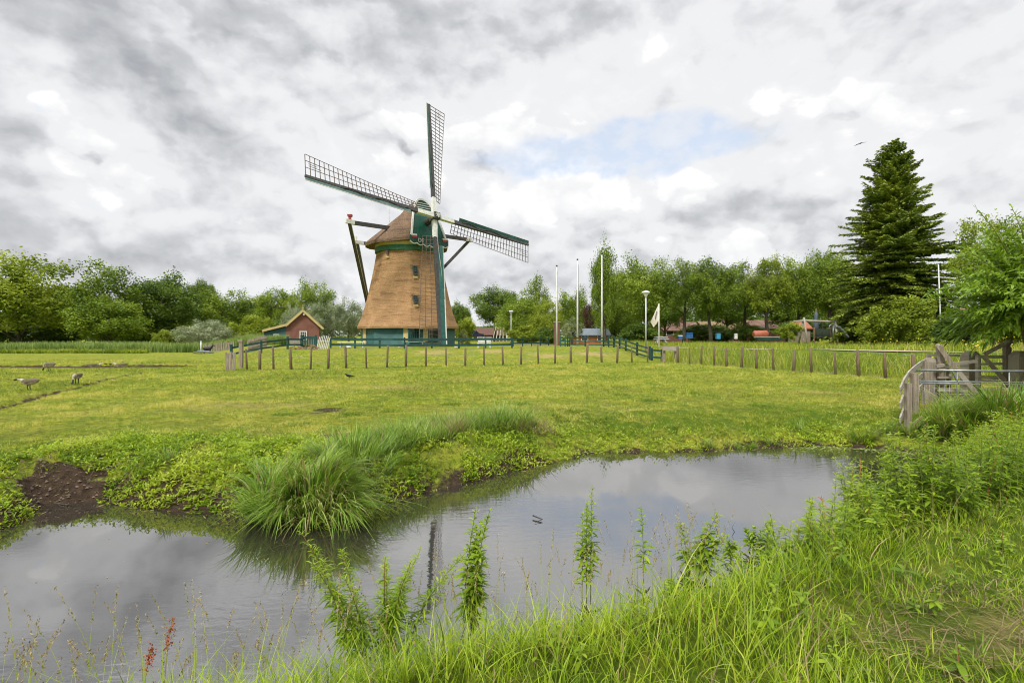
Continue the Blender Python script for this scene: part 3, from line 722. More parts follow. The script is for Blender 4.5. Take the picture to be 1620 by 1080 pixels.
    for (q0, z0), (q1, z1) in zip(lowe[:-1], lowe[1:]): mb.bar(brd(q0, z0)+Fd*.05, brd(q1, z1)+Fd*.05, .08, .07, up=Fd)
    fin(mb, 'scalloped_edge', M['white'], bo)
    for q in (-1.75, 1.75):
        mb = MB(); mb.box(brd(q, 10.98)+Fd*.06, (.6, .12, .16), Matrix((Rd, Fd, UP)).transposed()); fin(mb, 'white_block', M['white'], bo)
        mb = MB(); mb.box(brd(q, 10.8)+Fd*.06, (.6, .11, .18), Matrix((Rd, Fd, UP)).transposed()); fin(mb, 'red_block', M['red'], bo)
    tcu = bpy.data.curves.new('lettering', 'FONT'); tcu.body = 'DE'; tcu.size = .5; tcu.extrude = .01; tcu.align_x = 'CENTER'
    to = bpy.data.objects.new('lettering_curve', tcu); COL.objects.link(to); bpy.context.view_layer.update()
    me = bpy.data.meshes.new_from_object(to.evaluated_get(bpy.context.evaluated_depsgraph_get())); bpy.data.objects.remove(to)
    lo = bpy.data.objects.new('lettering', me); COL.objects.link(lo); lo.parent = bo; me.materials.clear(); me.materials.append(M['white'])
    rm = Matrix((Rd, UP, Fd)).transposed().to_4x4(); rm.translation = brd(-1.0, 10.38)+Fd*.08-inv; lo.matrix_local = rm
    # wheel frame
    nv = Vector((math.sin(AZ)*math.cos(TILT), -math.cos(AZ)*math.cos(TILT), math.sin(TILT)))
    uv = Rd.cross(nv).normalized(); uv = uv if uv.z > 0 else -uv
    up_ = uv*math.cos(TH)+Rd*math.sin(TH); rt_ = Rd*math.cos(TH)-uv*math.sin(TH)
    mb = MB(); mb.tube([HUB+nv*.35, HUB-nv*.5, HUB-nv*4.2], [.30, .34, .30], 14)
    fin(mb, 'wind_shaft', M['stock'])
    mb = MB(); rot = Matrix((rt_, nv, up_)).transposed()
    mb.box(HUB+nv*.05, (.62, .95, .62), rot); mb.box(HUB+nv*.56, (.42, .08, .42), rot, 0)
    hb = fin(mb, 'hub_block', M['stock'])
    mb = MB()
    for a in range(4):
        d = (rt_*math.cos(a*math.pi/4)+up_*math.sin(a*math.pi/4)); mb.bar(HUB+nv*.61-d*.27, HUB+nv*.61+d*.27, .05, .03, up=nv)
    fin(mb, 'hub_star', M['white'], hb)
    dirs = [(up_, rt_, -.13), (rt_, -up_, .13), (-up_, -rt_, -.13), (-rt_, up_, .13)]     # (blade axis, lattice side)
    for bi, (ax, lat, off) in enumerate(dirs):
        o0 = HUB+nv*(off+.1)
        RT = 12.05
        mb = MB(); mb.bar(o0+ax*.0, o0+ax*2.0, .40, .36, up=nv, w2=.38); root_ = fin(mb, 'sail', M['white'])
        mb = MB(); mb.bar(o0+ax*1.7-nv*.02, o0+ax*RT, .34, .30, up=nv, w2=.19); fin(mb, 'stock', M['stock'], root_)
        # lattice: bars cross the stock, twisted more at the root
        mb = MB(); r0, r1, nb = 1.9, RT-.06, 27
        def tw(r): return R(24-17*(r-r0)/(r1-r0))
        def wd(r): return 1.15+.85*(r-r0)/(r1-r0)
        def pt(r, w): a_ = tw(r); return o0+ax*r+(lat*math.cos(a_)-nv*math.sin(a_))*w+nv*.0
        for i in range(nb):
            r = r0+(r1-r0)*i/(nb-1); mb.bar(pt(r, -.12), pt(r, wd(r)), .032 if bi == 2 else .05, .03 if bi == 2 else .045, up=nv)
        for fr_ in (.36, .69, 1.0):
            for i in range(nb-1):
                ra, rb_ = r0+(r1-r0)*i/(nb-1), r0+(r1-r0)*(i+1)/(nb-1)
                mb.bar(pt(ra, .1+(wd(ra)-.1)*fr_)+nv*.035, pt(rb_, .1+(wd(rb_)-.1)*fr_)+nv*.035, .038, .035, up=nv)
        # double bars near the tip
        ra, rb_ = r1-1.25, r1-.25
        for fr_ in (.5, .6): mb.bar(pt(ra if fr_ == .5 else ra+.3, wd(ra)*fr_)+nv*.04, pt(rb_, wd(rb_)*fr_)+nv*.04, .03, .03, up=nv)
        fin(mb, 'lattice', M['batten'], root_)
        # leading board
        mb = MB()
        bs_ = 2.8 if bi != 1 else 2.6
        nseg = 9
        for i in range(nseg):
            ra = bs_+(RT-bs_)*i/nseg; rb_ = bs_+(RT-bs_)*(i+1)/nseg
            w = (.50 if bi == 2 else .36)-.08*(i/nseg); a_ = R(24-12*i/nseg)
            e1 = -lat*math.cos(a_)+nv*math.sin(a_)*1.0
            p = [o0+ax*ra+e1*.14, o0+ax*(rb_-.015)+e1*.14, o0+ax*(rb_-.015)+e1*(.14+w), o0+ax*ra+e1*(.14+w)]
            mb.poly(p, nv*.03)
        fin(mb, 'leading_board', M['paint_green'] if bi in (1, 2) else M['stock_g'], root_)
        mb = MB(); e1 = -lat*math.cos(R(18))+nv*math.sin(R(18))
        mb.bar(o0+ax*bs_+e1*(.68 if bi == 2 else .53), o0+ax*RT+e1*(.60 if bi == 2 else .45), .10 if bi == 2 else .05, .04, up=nv); fin(mb, 'white_edge', M['white'], root_)
        if bi == 2:
            mb = MB(); mb.tube([o0+ax*RT*t+lat*(.25*math.sin(t*9)*.6-.2)+nv*.3 for t in [.1+.4*k/12 for k in range(13)]], .028, 5); fin(mb, 'sail_cloth_rope', M['wood_h'], root_)
        else:
            mb = MB(); mb.tube([o0+ax*(3+6*k/14)+e1*(.1+.12*math.sin(k*.9))+nv*.12 for k in range(15)], .035, 5); fin(mb, 'furled_rope', M['stock'], root_)
    # tail beams and braces
    def L3(s_, q, z): return BC+Fd*s_+Rd*q+UP*z
    tail = L3(-6.6, 0, MZ+.6)
    mb = MB(); mb.bar(L3(1.0, -6.3, 11.75), L3(1.0, 6.3, 11.95), .28, .34); tb = fin(mb, 'cross_beam', M['stock'])
    for a, b in ((L3(1.0, -7.1, 11.8), L3(1.0, -6.3, 11.76)), (L3(1.0, 6.3, 11.95), L3(1.0, 7.1, 11.92))):
        mb = MB(); mb.bar(a, b, .32, .36); fin(mb, 'beam_end', M['white'], tb)
    mb = MB(); mb.bar(L3(1., -6.7, 12.), L3(1., -6.7, 12.22), .2, .2); mb.bar(L3(1., -6.7, 12.22), L3(1., -6.7, 12.42), .34, .3, w2=.4); fin(mb, 'red_finial', M['red'], tb)
    mb = MB(); mb.bar(L3(-3, -3.6, 10.85), L3(-3, 3.6, 10.85), .26, .3); tb2 = fin(mb, 'cross_beam', M['stock'])
    mb = MB(); mb.bar(L3(-3, -4.3, 10.85), L3(-3, -3.3, 10.85), .3, .32); mb.bar(L3(-3, -4.1, 10.98), L3(-3, -4.1, 11.4), .2, .2); fin(mb, 'beam_end', M['white'], tb2)
    for (s_, q, z) in ((1., -6.75, 11.7), (1., 6.75, 11.8), (-3., -3.95, 10.75), (-3., 3.95, 10.75)):
        a = L3(s_, q, z); mb = MB(); mb.bar(a, tail, .26, .26); br = fin(mb, 'brace', M['stock'])
        mb = MB(); mb.bar(a+Vector((.15, -.02, 0)), tail+Vector((.15, -.02, 0)), .05, .05); fin(mb, 'brace_edge', M['white'], br)
    mb = MB(); mb.bar(L3(-3.2, 0, 11.2), tail, .36, .4); fin(mb, 'tail_pole', M['stock'])
    mb = MB(); mb.bar(P(616, 352, 51), P(616, 326, 51), .07); fin(mb, 'lightning_rod', M['white'])
mill()

# ------------------------------------------------------------------ small buildings
def slopebox(mb, a, b, c, d, th, mi=0):
    """roof slab through four corners, thickness th downwards"""
    mb.poly([a, b, c, d], Vector((0, 0, -th)), mi)
def house():
    Y = 57.5; root = empty('brick_cottage', (P(479, 0, Y).x, Y, .6), 0, 'small red brick cottage with cream gable boards and a green lean-to left of the windmill', 'cottage')
    inv = Vector(root.location)
    def fin(mb, name, mats, parent=root):
        mb.v = [tuple(Vector(q)-inv) for q in mb.v]; return mb.build(name, mats, parent)
    X0, X1 = P(453.5, 0, Y).x, P(505, 0, Y).x; ze = P(0, 514.5, Y).z; zp = P(0, 491.5, Y).z; xm = (X0+X1)/2; D = 7.0; zb = .75
    pl = 1.3
    mb = MB(); mb.poly([(X0, Y, pl), (X1, Y, pl), (X1, Y, ze), (xm, Y, zp), (X0, Y, ze)], (0, D, 0)); fin(mb, 'brick_wall', M['brick'])
    mb = MB(); mb.poly([(X0-.03, Y-.03, .3), (X1+.03, Y-.03, .3), (X1+.03, Y-.03, pl), (X0-.03, Y-.03, pl)], (0, D, 0)); fin(mb, 'plinth', M['concrete'])
    o = .35; k = (zp-ze)/(xm-X0)
    rf = MB()
    for s_, xe in ((-1, X0-o), (1, X1+o)):
        zz = ze-k*o+.12; rf.poly([(xm, Y-.2, zp+.12), (xe, Y-.2, zz), (xe, Y-.2, zz-.1), (xm, Y-.2, zp)], (0, D+.4, 0))
    rfo = fin(rf, 'tiled_roof', M['rooft'])
    xl = P(420, 0, Y).x; xll = P(417.5, 0, Y).x; zl = P(0, 523.5, Y).z
    vb = MB()
    vb.bar((xm, Y-.26, zp+.02), (X1+o+.1, Y-.26, ze-k*o-.08), .1, .26, up=(0, 0, 1)); vb.bar((xm, Y-.26, zp+.02), (X0-o*.3, Y-.26, ze-.1), .1, .26)
    vb.bar((X0+.2, Y-.27, ze+.1), (xll, Y-.27, zl), .1, .26)
    fin(vb, 'verge_board', M['cream'], rfo)
    mb = MB(); mb.box((xm, Y-.25, zp+.35), (.07, .07, .8)); mb.box((xm, Y-.25, zp+.3), (.2, .06, .07)); fin(mb, 'finial', M['cream'], rfo)
    mb = MB(); mb.poly([(xl, Y+.01, pl), (X0, Y+.01, pl), (X0, Y+.01, ze-.1), (xl, Y+.01, zl-.15)], (0, D-1, 0)); fin(mb, 'lean_to', M['clap'])
    mb = MB(); mb.poly([(xl-.03, Y-.02, .3), (X0, Y-.02, .3), (X0, Y-.02, pl), (xl-.03, Y-.02, pl)], (0, D-1, 0)); fin(mb, 'lean_to_plinth', M['concrete'])
    mb = MB(); mb.poly([(X0, Y-.2, ze+.1), (xll, Y-.2, zl), (xll, Y-.2, zl-.1), (X0, Y-.2, ze)], (0, D-.6, 0)); fin(mb, 'lean_to_roof', M['rooft'])
    for px, py, w, h, bars in ((479.5, 531, .72, .95, (2, 2)), (438, 532.5, .5, .5, (1, 1))):
        c = P(px, py, Y-.05); f = MB()
        for s_ in (-1, 1): f.box(c+Vector((s_*w/2, 0, 0)), (.11, .12, h+.11)); f.box(c+Vector((0, 0, s_*h/2)), (w-.11, .12, .11))
        for b_ in range(bars[0]): f.box(c+Vector((-w/2+w*(b_+1)/(bars[0]+1), .01, 0)), (.04, .06, h-.1))
        for b_ in range(bars[1]): f.box(c+Vector((0, .013, -h/2+h*(b_+1)/(bars[1]+1))), (w-.1, .05, .04))
        wo = fin(f, 'window', M['white']); g_ = MB(); g_.box(c+Vector((0, .04, 0)), (w-.1, .04, h-.1)); fin(g_, 'pane', M['glass'], wo)
    c = P(480, 497, Y-.1); mb = MB(); mb.box(c, (.18, .2, .2)); fin(mb, 'wall_lamp', M['lampm'])
    root.rotation_euler.z = R(23); root.scale = (.94, 1, 1)
house()
def gable_shed(name, label, cat, pxl, pxr, pye, pyr, pyb, Y, D, wallm, roofm, ridge_x=True, over=.3, doors=(), chim=False):
    """ridge parallel to the picture when ridge_x, else pointing at the viewer"""
    a = P(pxl, pyb, Y); b = P(pxr, pyb, Y); ze = P(0, pye, Y).z; zr = P(0, pyr, Y+D/2).z
    root = empty(name, ((a.x+b.x)/2, Y+D/2, a.z), 0, label, cat); inv = Vector(root.location)
    def fin(mb, nm, m, parent=root):
        mb.v = [tuple(Vector(q)-inv) for q in mb.v]; return mb.build(nm, m, parent)
    z0 = a.z-.4
    mb = MB(); rf = MB()
    if ridge_x:
        mb.poly([(a.x, Y, z0), (a.x, Y+D, z0), (a.x, Y+D, ze), (a.x, Y+D/2, zr), (a.x, Y, ze)], (b.x-a.x, 0, 0))
        k = (zr-ze)/(D/2)
        for y0 in (Y-over, Y+D+over):
            rf.poly([(a.x-over, Y+D/2, zr+.1), (a.x-over, y0, ze-k*over+.1), (a.x-over, y0, ze-k*over), (a.x-over, Y+D/2, zr)], (b.x-a.x+2*over, 0, 0))
    else:
        xm = (a.x+b.x)/2; mb.poly([(a.x, Y, z0), (b.x, Y, z0), (b.x, Y, ze), (xm, Y, zr), (a.x, Y, ze)], (0, D, 0))
        k = (zr-ze)/(xm-a.x)
        for x0 in (a.x-over, b.x+over): rf.poly([(xm, Y-over, zr+.1), (x0, Y-over, ze-k*over+.1), (x0, Y-over, ze-k*over), (xm, Y-over, zr)], (0, D+2*over, 0))
    fin(mb, 'wall', wallm); r = fin(rf, 'roof', roofm)
    for (px, py, w, h) in doors:
        c = P(px, py, Y-.03); f = MB(); f.box(c, (w, .08, h)); wo = fin(f, 'window', M['white']); g_ = MB(); g_.box(c-Vector((0, .03, 0)), (w-.16, .06, h-.16)); fin(g_, 'pane', M['glass'], wo)
    if chim: c = MB(); c.box(((a.x+b.x)/2+1, Y+D/2, zr+.3), (.7, .7, 1.2)); fin(c, 'chimney', M['brick_d'], r)
    return root
gable_shed('orange_shed', 'low orange wooden shed under a long grey roof behind the flagpoles', 'shed', 905, 962, 529, 520.5, 541, 66, 3.2, M['orange'], M['roofg'], True, .35, [(925, 534, .9, .8), (950, 534, .9, .8)])
gable_shed('barn', 'low dark barn with long brown roof under the big tree right of the mill', 'barn', 752, 800, 529, 519, 540, 96, 6, M['brick_d'], M['rooft'], True, .4, [(760, 533, 1.2, 1.0), (790, 533, 1.2, 1.0)])
gable_shed('row_house', 'brick house with orange roof glimpsed between trunks behind the white flag', 'house', 1050, 1108, 522, 510, 540, 86, 7, M['brick'], M['roofo'], True, .4, [(1060, 526, 1.3, 1.0), (1082, 526, 1.3, 1.0), (1098, 526, 1.3, 1.)], True)
gable_shed('row_house', 'pale roofed brick house behind the tree trunks in the middle of the tree row', 'house', 1118, 1185, 521, 509, 540, 90, 7, M['brick_d'], M['roofb'], True, .4, [(1130, 525, 1.5, 1.1), (1150, 525, 1.5, 1.1), (1172, 525, 1.5, 1.1)], True)
gable_shed('row_house', 'brick house with reddish roof behind the playground and salmon tunnel', 'house', 1196, 1262, 519, 507, 538, 84, 7, M['brick'], M['roofo'], True, .4, [(1210, 522, 1.5, 1.1), (1240, 522, 1.5, 1.1)])
gable_shed('bungalow', 'bungalow with a wide light brown roof behind the laurel bush on the right', 'house', 1478, 1572, 506, 488, 528, 46, 7, M['brick_d'], M['roofb'], True, .5, [(1500, 514, 1.5, .9), (1545, 514, 1.5, .9)])

# ------------------------------------------------------------------ fences
def on(x, y, dz=0): return Vector((x, y, gz(x, y)+dz))
def post(mb, p, w, h, lean=(0, 0), round_=False, below=.25, mi=0):
    t = p+Vector((lean[0], lean[1], h))
    if round_: mb.tube([p-Vector((0, 0, below)), t-Vector((0, 0, .03)), t], [w/2, w/2*.95, w/2*.7], 9, mi)
    else: mb.bar(p-Vector((0, 0, below)), t, w, w, mi=mi)
def wire_fence(name, label, px_list, line_fn, h, w, rails, mat, seed, mesh=False, hs=None):
    r = random.Random(seed); pts = []
    for px in px_list: x, y = line_fn(px); pts.append(on(x, y))
    root = empty(name, pts[0], 0, label, 'fence'); inv = Vector(pts[0]); tops = []
    for i, p in enumerate(pts):
        mb = MB(); hh = h*(1+r.uniform(-.1, .08)); ln = (r.uniform(-.075, .075), r.uniform(-.05, .05)); ww = w*r.uniform(.8, 1.35)
        post(mb, p-inv, ww, hh, ln, True); mb.build('post', mat, root); tops.append((p, hh, ln))
    for f in rails:
        mb = MB()
        for (a, ha, la), (b, hb, lb) in zip(tops[:-1], tops[1:]):
            pa = a+Vector((la[0]*f, la[1]*f-w*.5, ha*f)); pb = b+Vector((lb[0]*f, lb[1]*f-w*.5, hb*f)); m_ = (pa+pb)/2-Vector((0, 0, .015))
            mb.tube([pa-inv, m_-inv, pb-inv], .0045, 4)
        mb.build('wire', M['metal'], root)
    if mesh:
        V = []; mb = MB()
        for (a, ha, la), (b, hb, lb) in zip(tops[:-1], tops[1:]):
            L = (b-a).length; n = int(L/.11); H = h*.86
            for s_ in (-1, 1):
                for i in range(-8, n+1):
                    x0 = i*.11; x1 = x0+H*.9
                    z0, z1 = .05, H
                    if x0 < 0: z0 = .05+(-x0)/.9; x0_ = 0
                    else: x0_ = x0
                    if x1 > L: z1 = H-(x1-L)/.9; x1 = L
                    if z1 <= z0 or x1 <= x0_: continue
                    if s_ < 0: z0, z1 = H+.05-z0, H+.05-z1
                    pa = a.lerp(b, x0_/L)+Vector((0, -.05, z0)); pb = a.lerp(b, x1/L)+Vector((0, -.05, z1))
                    mb.bar(pa-inv, pb-inv, .0022, .0022)
        mb.build('wire_mesh', M['stock'], root)
    return root
def lf(px):
    """wire fence line: intersect pixel column with the plan line"""
    k = (px-CX)/F; a, b = WFL, WFR; t = (a[0]-k*a[1])/(k*(b[1]-a[1])-(b[0]-a[0])); return (a[0]+(b[0]-a[0])*t, a[1]+(b[1]-a[1])*t)
wire_fence('post_and_wire_fence', 'row of thin brown posts with wire along the foot of the mill mound', [391, 411, 433, 461, 491, 519, 548, 580, 612, 642, 674, 706, 736, 766, 796, 824, 852, 878, 903, 928, 952, 976, 1000, 1024], lf, 1.15, .115, [.92, .6, .3], M['wood_b'], 4, False)
def rf(px):
    k = (px-CX)/F; a, b = (10.0, 34.2), (15.7, 20.3); t = (a[0]-k*a[1])/(k*(b[1]-a[1])-(b[0]-a[0])); return (a[0]+(b[0]-a[0])*t, a[1]+(b[1]-a[1])*t)
wire_fence('mesh_wire_fence', 'brown post fence with wire netting along the tall grass bank on the right', [1072, 1091, 1109, 1130, 1150, 1173, 1197, 1224, 1255, 1284, 1322, 1359, 1401, 1447], rf, 1.14, .115, [.96, .05], M['wood_b'], 9, True)
def rail_fence(name, label, pts, hrails, h, pw, rail_h, mat, steps, inv=None, hp=None, seed=1, cap=0):
    """pts: plan corners; posts every `steps` metres; rails follow the ground"""
    r = random.Random(seed); pos = []
    for a, b in zip(pts[:-1], pts[1:]):
        L = math.hypot(b[0]-a[0], b[1]-a[1]); n = max(1, round(L/steps))
        for i in range(n): pos.append((a[0]+(b[0]-a[0])*i/n, a[1]+(b[1]-a[1])*i/n))
    pos.append(pts[-1]); P3 = [on(*p) for p in pos]
    root = empty(name, P3[0], 0, label, 'fence'); inv = Vector(P3[0])
    for p in P3: mb = MB(); post(mb, p-inv, pw*r.uniform(.92, 1.1), h*r.uniform(.97, 1.05)); mb.build('post', mat, root)
    for f in hrails:
        mb = MB()
        for a, b in zip(P3[:-1], P3[1:]):
            d = Vector((b.y-a.y, a.x-b.x, 0)).normalized()*-(pw/2+.02)
            if d.y > 0: d = -d
            mb.bar(a+d+Vector((0, 0, f+r.uniform(-.012, .012)))-inv, b+d+Vector((0, 0, f+r.uniform(-.012, .012)))-inv, .045, rail_h)
        mb.build('rail', mat, root)
    return root
def pl(px, Y): return ((px-CX)*Y/F, Y)
rail_fence('green_rail_fence', 'dark green rail fence running down the left slope from the white gate', [pl(366, 33), pl(455, 37.5), pl(478, 39)], [.32, .72], .9, .11, .12, M['fence_green'], 2.1, seed=2)
rail_fence('green_rail_fence', 'dark green two rail fence passing in front of the windmill base', [pl(523, 40.5), pl(640, 40), pl(810, 41)], [.27, .72], .86, .12, .17, M['fence_green'], 2.0, seed=3)
rail_fence('green_rail_fence', 'thin dark green fence behind the mound between lamp and flagpoles', [pl(812, 48), pl(868, 52)], [.3, .75], .9, .1, .1, M['fence_green'], 1.3, seed=4)
rail_fence('green_rail_fence', 'dark green three rail fence sloping down right of the flagpoles', [pl(898, 49), pl(955, 47), pl(990, 40.5), pl(1028, 36.2)], [.2, .5, .82], .98, .13, .10, M['fence_green'], 1.75, seed=5)
rail_fence('green_hurdle', 'short green hurdle at the lower end of the sloping fence', [pl(1031, 35.6), pl(1047, 35.2)], [.25, .72], .85, .13, .12, M['fence_green'], 1.5, seed=6)
def hurdle():
    root = empty('wooden_stile', on(*pl(1049.5, 34.3)), 0, 'short wooden stile with one thick top rail at the fence corner', 'stile'); inv = Vector(root.location)
    for px in (1050, 1069): mb = MB(); post(mb, on(*pl(px, 34.2))-inv, .17, 1.0); mb.build('post', M['wood'], root)
    a = on(*pl(1048.5, 34)); b = on(*pl(1071.5, 34)); b.z = a.z; mb = MB(); mb.bar(a+Vector((0, 0, .92))-inv, b+Vector((0, 0, .9))-inv, .08, .3); mb.build('rail', M['wood_h'], root)
hurdle()
def picket(name, label, pts, h, mat, step=.17, w=.07, seed=1, rails=(.25, .75), th=.03, arch=None, lean=(0, 0)):
    r = random.Random(seed); pos = []
    for a, b in zip(pts[:-1], pts[1:]):
        L = math.hypot(b[0]-a[0], b[1]-a[1]); n = max(1, round(L/step))
        for i in range(n): pos.append((a[0]+(b[0]-a[0])*i/n, a[1]+(b[1]-a[1])*i/n))
    P3 = [on(*p) for p in pos]; root = empty(name, P3[0], 0, label, 'fence' if arch is None else 'gate'); inv = Vector(P3[0])
    for i, p in enumerate(P3):
        hh = h*r.uniform(.86, 1.06) if arch is None else h*(1+arch*math.sin(math.pi*(i+.5)/len(P3)))
        mb = MB(); ln = Vector((r.uniform(-.03, .03)+lean[0], lean[1], hh)) if arch is None else Vector((lean[0], lean[1], hh))
        mb.bar(p-inv-Vector((0, 0, .03)), p-inv+ln, w*r.uniform(.8, 1.2) if arch is None else w, th)
        mb.build('picket', mat, root)
    for f in rails:
        mb = MB()
        for a, b in zip(P3[:-1], P3[1:]): mb.bar(a-inv+Vector((lean[0]*f, lean[1]*f+th+.01, h*f)), b-inv+Vector((lean[0]*f, lean[1]*f+th+.01, h*f)), .03, .08)
        mb.build('rail', mat, root)
    return root
picket('picket_fence', 'weathered picket fence below the cottage lean-to', [pl(392, 38), pl(422, 45)], .95, M['wood'], .19, .09, seed=3)
picket('picket_fence', 'far weathered picket fence between the reeds and the grey willow bush', [pl(322, 50), pl(340, 50), pl(372, 50)], .85, M['wood'], .17, .1, seed=5)
picket('board_screen', 'short screen of upright grey boards at the left end of the wire fence', [pl(358, 25.6), pl(374, 25.6)], 1.0, M['wood'], .085, .08, seed=7, rails=(.85,))
picket('white_gate', 'white arched picket gate leaning beside the green fence', [pl(500.5, 37.5), pl(520, 37.5)], .88, M['white'], .135, .095, seed=8, rails=(.2, .72), arch=.16, lean=(.2, .12))
def green_gate():
    a = on(*pl(477, 39.2)); b = on(*pl(500, 38.4)); root = empty('green_garden_gate', a, 0, 'dark green boarded garden gate next to the white picket gate', 'gate'); inv = Vector(a)
    mb = MB(); mb.bar(Vector((0, 0, .88)), b-a+Vector((0, 0, .88)), .07, .14); mb.bar(Vector((0, 0, .2)), b-a+Vector((0, 0, .2)), .07, .14); mb.build('frame', M['fence_green'], root)
    for t in (0, 1): mb = MB(); post(mb, a.lerp(b, t)-inv, .13, 1.02); mb.build('post', M['fence_green'], root)
    for k in range(8): mb = MB(); q = a.lerp(b, (k+.7)/8.6)-inv; mb.bar(q+Vector((0, -.04, .12)), q+Vector((0, -.04, .95-.12*abs(math.sin(k*1.2)))), .085, .03); mb.build('slat', M['fence_green'], root)
green_gate()
def green_gate2():
    a = on(*pl(887, 49.6)); b = on(*pl(901, 49.2)); root = empty('green_cross_gate', a, 0, 'small bright green panelled gate beside the nearest left flagpole', 'gate')
    for z in (.2, .5, .82): mb = MB(); mb.bar(Vector((0, 0, z)), b-a+Vector((0, 0, z)), .06, .12); mb.build('rail', M['paint_green'], root)
    for t in (0, .5, 1): mb = MB(); mb.bar((b-a)*t+Vector((0, -.05, -.05)), (b-a)*t+Vector((0, -.05, .95)), .12, .08); mb.build('stile', M['paint_green'], root)
green_gate2()
for px, Y, h, w, lab in ((381.5, 27.0, 1.5, .17, 'taller square wooden post at the left corner of the mound fence'),):
    p = on(*pl(px, Y)); mb = MB(); post(mb, Vector((0, 0, 0)), w, h-.1); mb.bar((-.0, 0, h-.1), (0, 0, h+.02), w*1.5, w*1.4); o = mb.build('corner_post', M['wood'], None, p); tag(o, lab, 'post')

# ------------------------------------------------------------------ livestock gates on the right
def stock_gates():
    W = M['wood']; H = M['wood_h']
    # curved rail fence dropping to the water
    root = empty('curved_rail_fence', P(1430, 650, 10.6), 0, 'curved weathered plank fence dropping to the water beside the steel gate', 'fence'); inv = Vector(root.location)
    cur = [(1424, 616, 10.4), (1430, 602, 10.9), (1438, 591, 11.5), (1447, 582.5, 12.2), (1457, 575, 13.0), (1464, 571.5, 13.7)]
    for k, dz in enumerate((0, -.31, -.60)):
        mb = MB(); pts = [P(*c)+Vector((0, 0, dz+(.0 if i > 1 else -.02))) for i, c in enumerate(cur)]
        for a, b in zip(pts[:-1], pts[1:]): mb.bar(a-inv, b-inv+(b-a)*.02, .03, .125)
        mb.build('plank', H, root)
    for px, py, Y, w, h in ((1436.5, 606, 10.75, .10, 1.2), (1446.5, 590, 11.4, .12, 1.1), (1464, 572, 13.2, .13, 1.3)):
        t = P(px, py, Y); mb = MB(); mb.bar(t-Vector((0, 0, h))-inv, t-inv, w, w*.9); mb.build('post', W, root)
    for px, py, Y, w, h in ((1473, 565, 13.6, .30, 1.5), (1535.5, 555, 14.2, .33, 1.6), (1614, 555, 13.2, .34, 1.6)):
        t = P(px, py, Y); lab = {1473: 'thick squat grey gatepost at the end of the curved fence', 1535.5: 'broad weathered gatepost with pyramid top between the two wooden gates', 1614: 'thick gatepost at the right edge below the pollard willow'}[px]
        mb = MB(); mb.bar((0, 0, -h), (0, 0, -.12), w, w*.85); mb.bar((0, 0, -.12), (0, 0, 0), w, w*.85, w2=w*.55); o = mb.build('gatepost', W, None, t); tag(o, lab, 'post')
    # galvanised gate
    a, b = P(1445, 585.5, 12.3), P(1650, 587, 11.6)
    root = empty('steel_field_gate', a, 0, 'galvanised tube field gate in front of the wooden gates', 'gate'); inv = Vector(a)
    for z, r_ in ((0, .028), (-.26, .016), (-.31, .016)): mb = MB(); mb.tube([Vector((0, 0, z)), b-a+Vector((0, 0, z))], r_, 8); mb.build('tube_rail', M['metal'], root)
    for z in (-.42, -.55, -.7, -.86): mb = MB(); mb.tube([Vector((0, 0, z)), b-a+Vector((0, 0, z))], .006, 5); mb.build('wire', M['metal'], root)
    for t in (.0, .35, .75): mb = MB(); q = (b-a)*t; mb.tube([q+Vector((0, 0, 0)), q+Vector((0, 0, -1.0))], .014, 6); mb.build('upright', M['metal'], root)
    for t0, t1 in ((.31, .36),): mb = MB(); mb.bar((b-a)*t0, (b-a)*t1+Vector((0, 0, -.3)), .05, .02); mb.build('brace', M['metal'], root)
    for i in range(7): mb = MB(); q = (b-a)*(.05+i*.04); mb.tube([q+Vector((0, .0, -.31)), q+Vector((0, 0, -.9))], .005, 4); mb.build('wire', M['metal'], root)
    # wooden gate A (left) and B (right): heel post with curved head, diagonal brace, bars
    def wgate(label, heel, foot, Y, Yf, x_end, brace, rails, flip):
        root = empty('wooden_field_gate', P(heel[0], heel[1]+60, Y), 0, label, 'gate'); inv = Vector(root.location)
        t = P(heel[0], heel[1], Y); s_ = -.12 if flip else .12
        mb = MB(); mb.tube([t+Vector((0, 0, -1.25))-inv, t+Vector((0, 0, -.5))-inv, t+Vector((-s_*.1, 0, -.2))-inv, t+Vector((-s_*.35, 0, -.06))-inv, t+Vector((-s_*.9, 0, 0))-inv], [(.08, .085), (.085, .085), (.10, .085), (.10, .08), (.05, .05)], 10); mb.build('heel_post', W, root)
        for (p0, p1) in brace: mb = MB(); mb.bar(P(*p0)-inv, P(*p1)-inv, .035, .1); mb.build('brace', W, root)
        for (p0, p1, th) in rails: mb = MB(); mb.bar(P(*p0)-inv, P(*p1)-inv, .045, th); mb.build('bar', H, root)
        return root
    wgate('wooden field gate with leaning brace left of the broad gatepost', (1489, 545), 0, 13.4, 13, 0,
          [((1485, 547, 13.3), (1513, 583.5, 13.0)), ((1513, 583.5, 13.0), (1545, 622, 12.8))],
          [((1466, 561, 15.2), (1531, 563, 15.2), .07), ((1481, 579, 13.3), (1546, 571, 13.2), .08), ((1484, 584, 13.3), (1532, 583, 13.3), .05), ((1484, 597, 13.3), (1532, 596, 13.3), .05), ((1484, 606, 13.3), (1530, 606, 13.3), .07), ((1484, 617, 13.3), (1530, 618, 13.3), .07), ((1500, 580, 13.4), (1502, 632, 13.4), .09)], False)
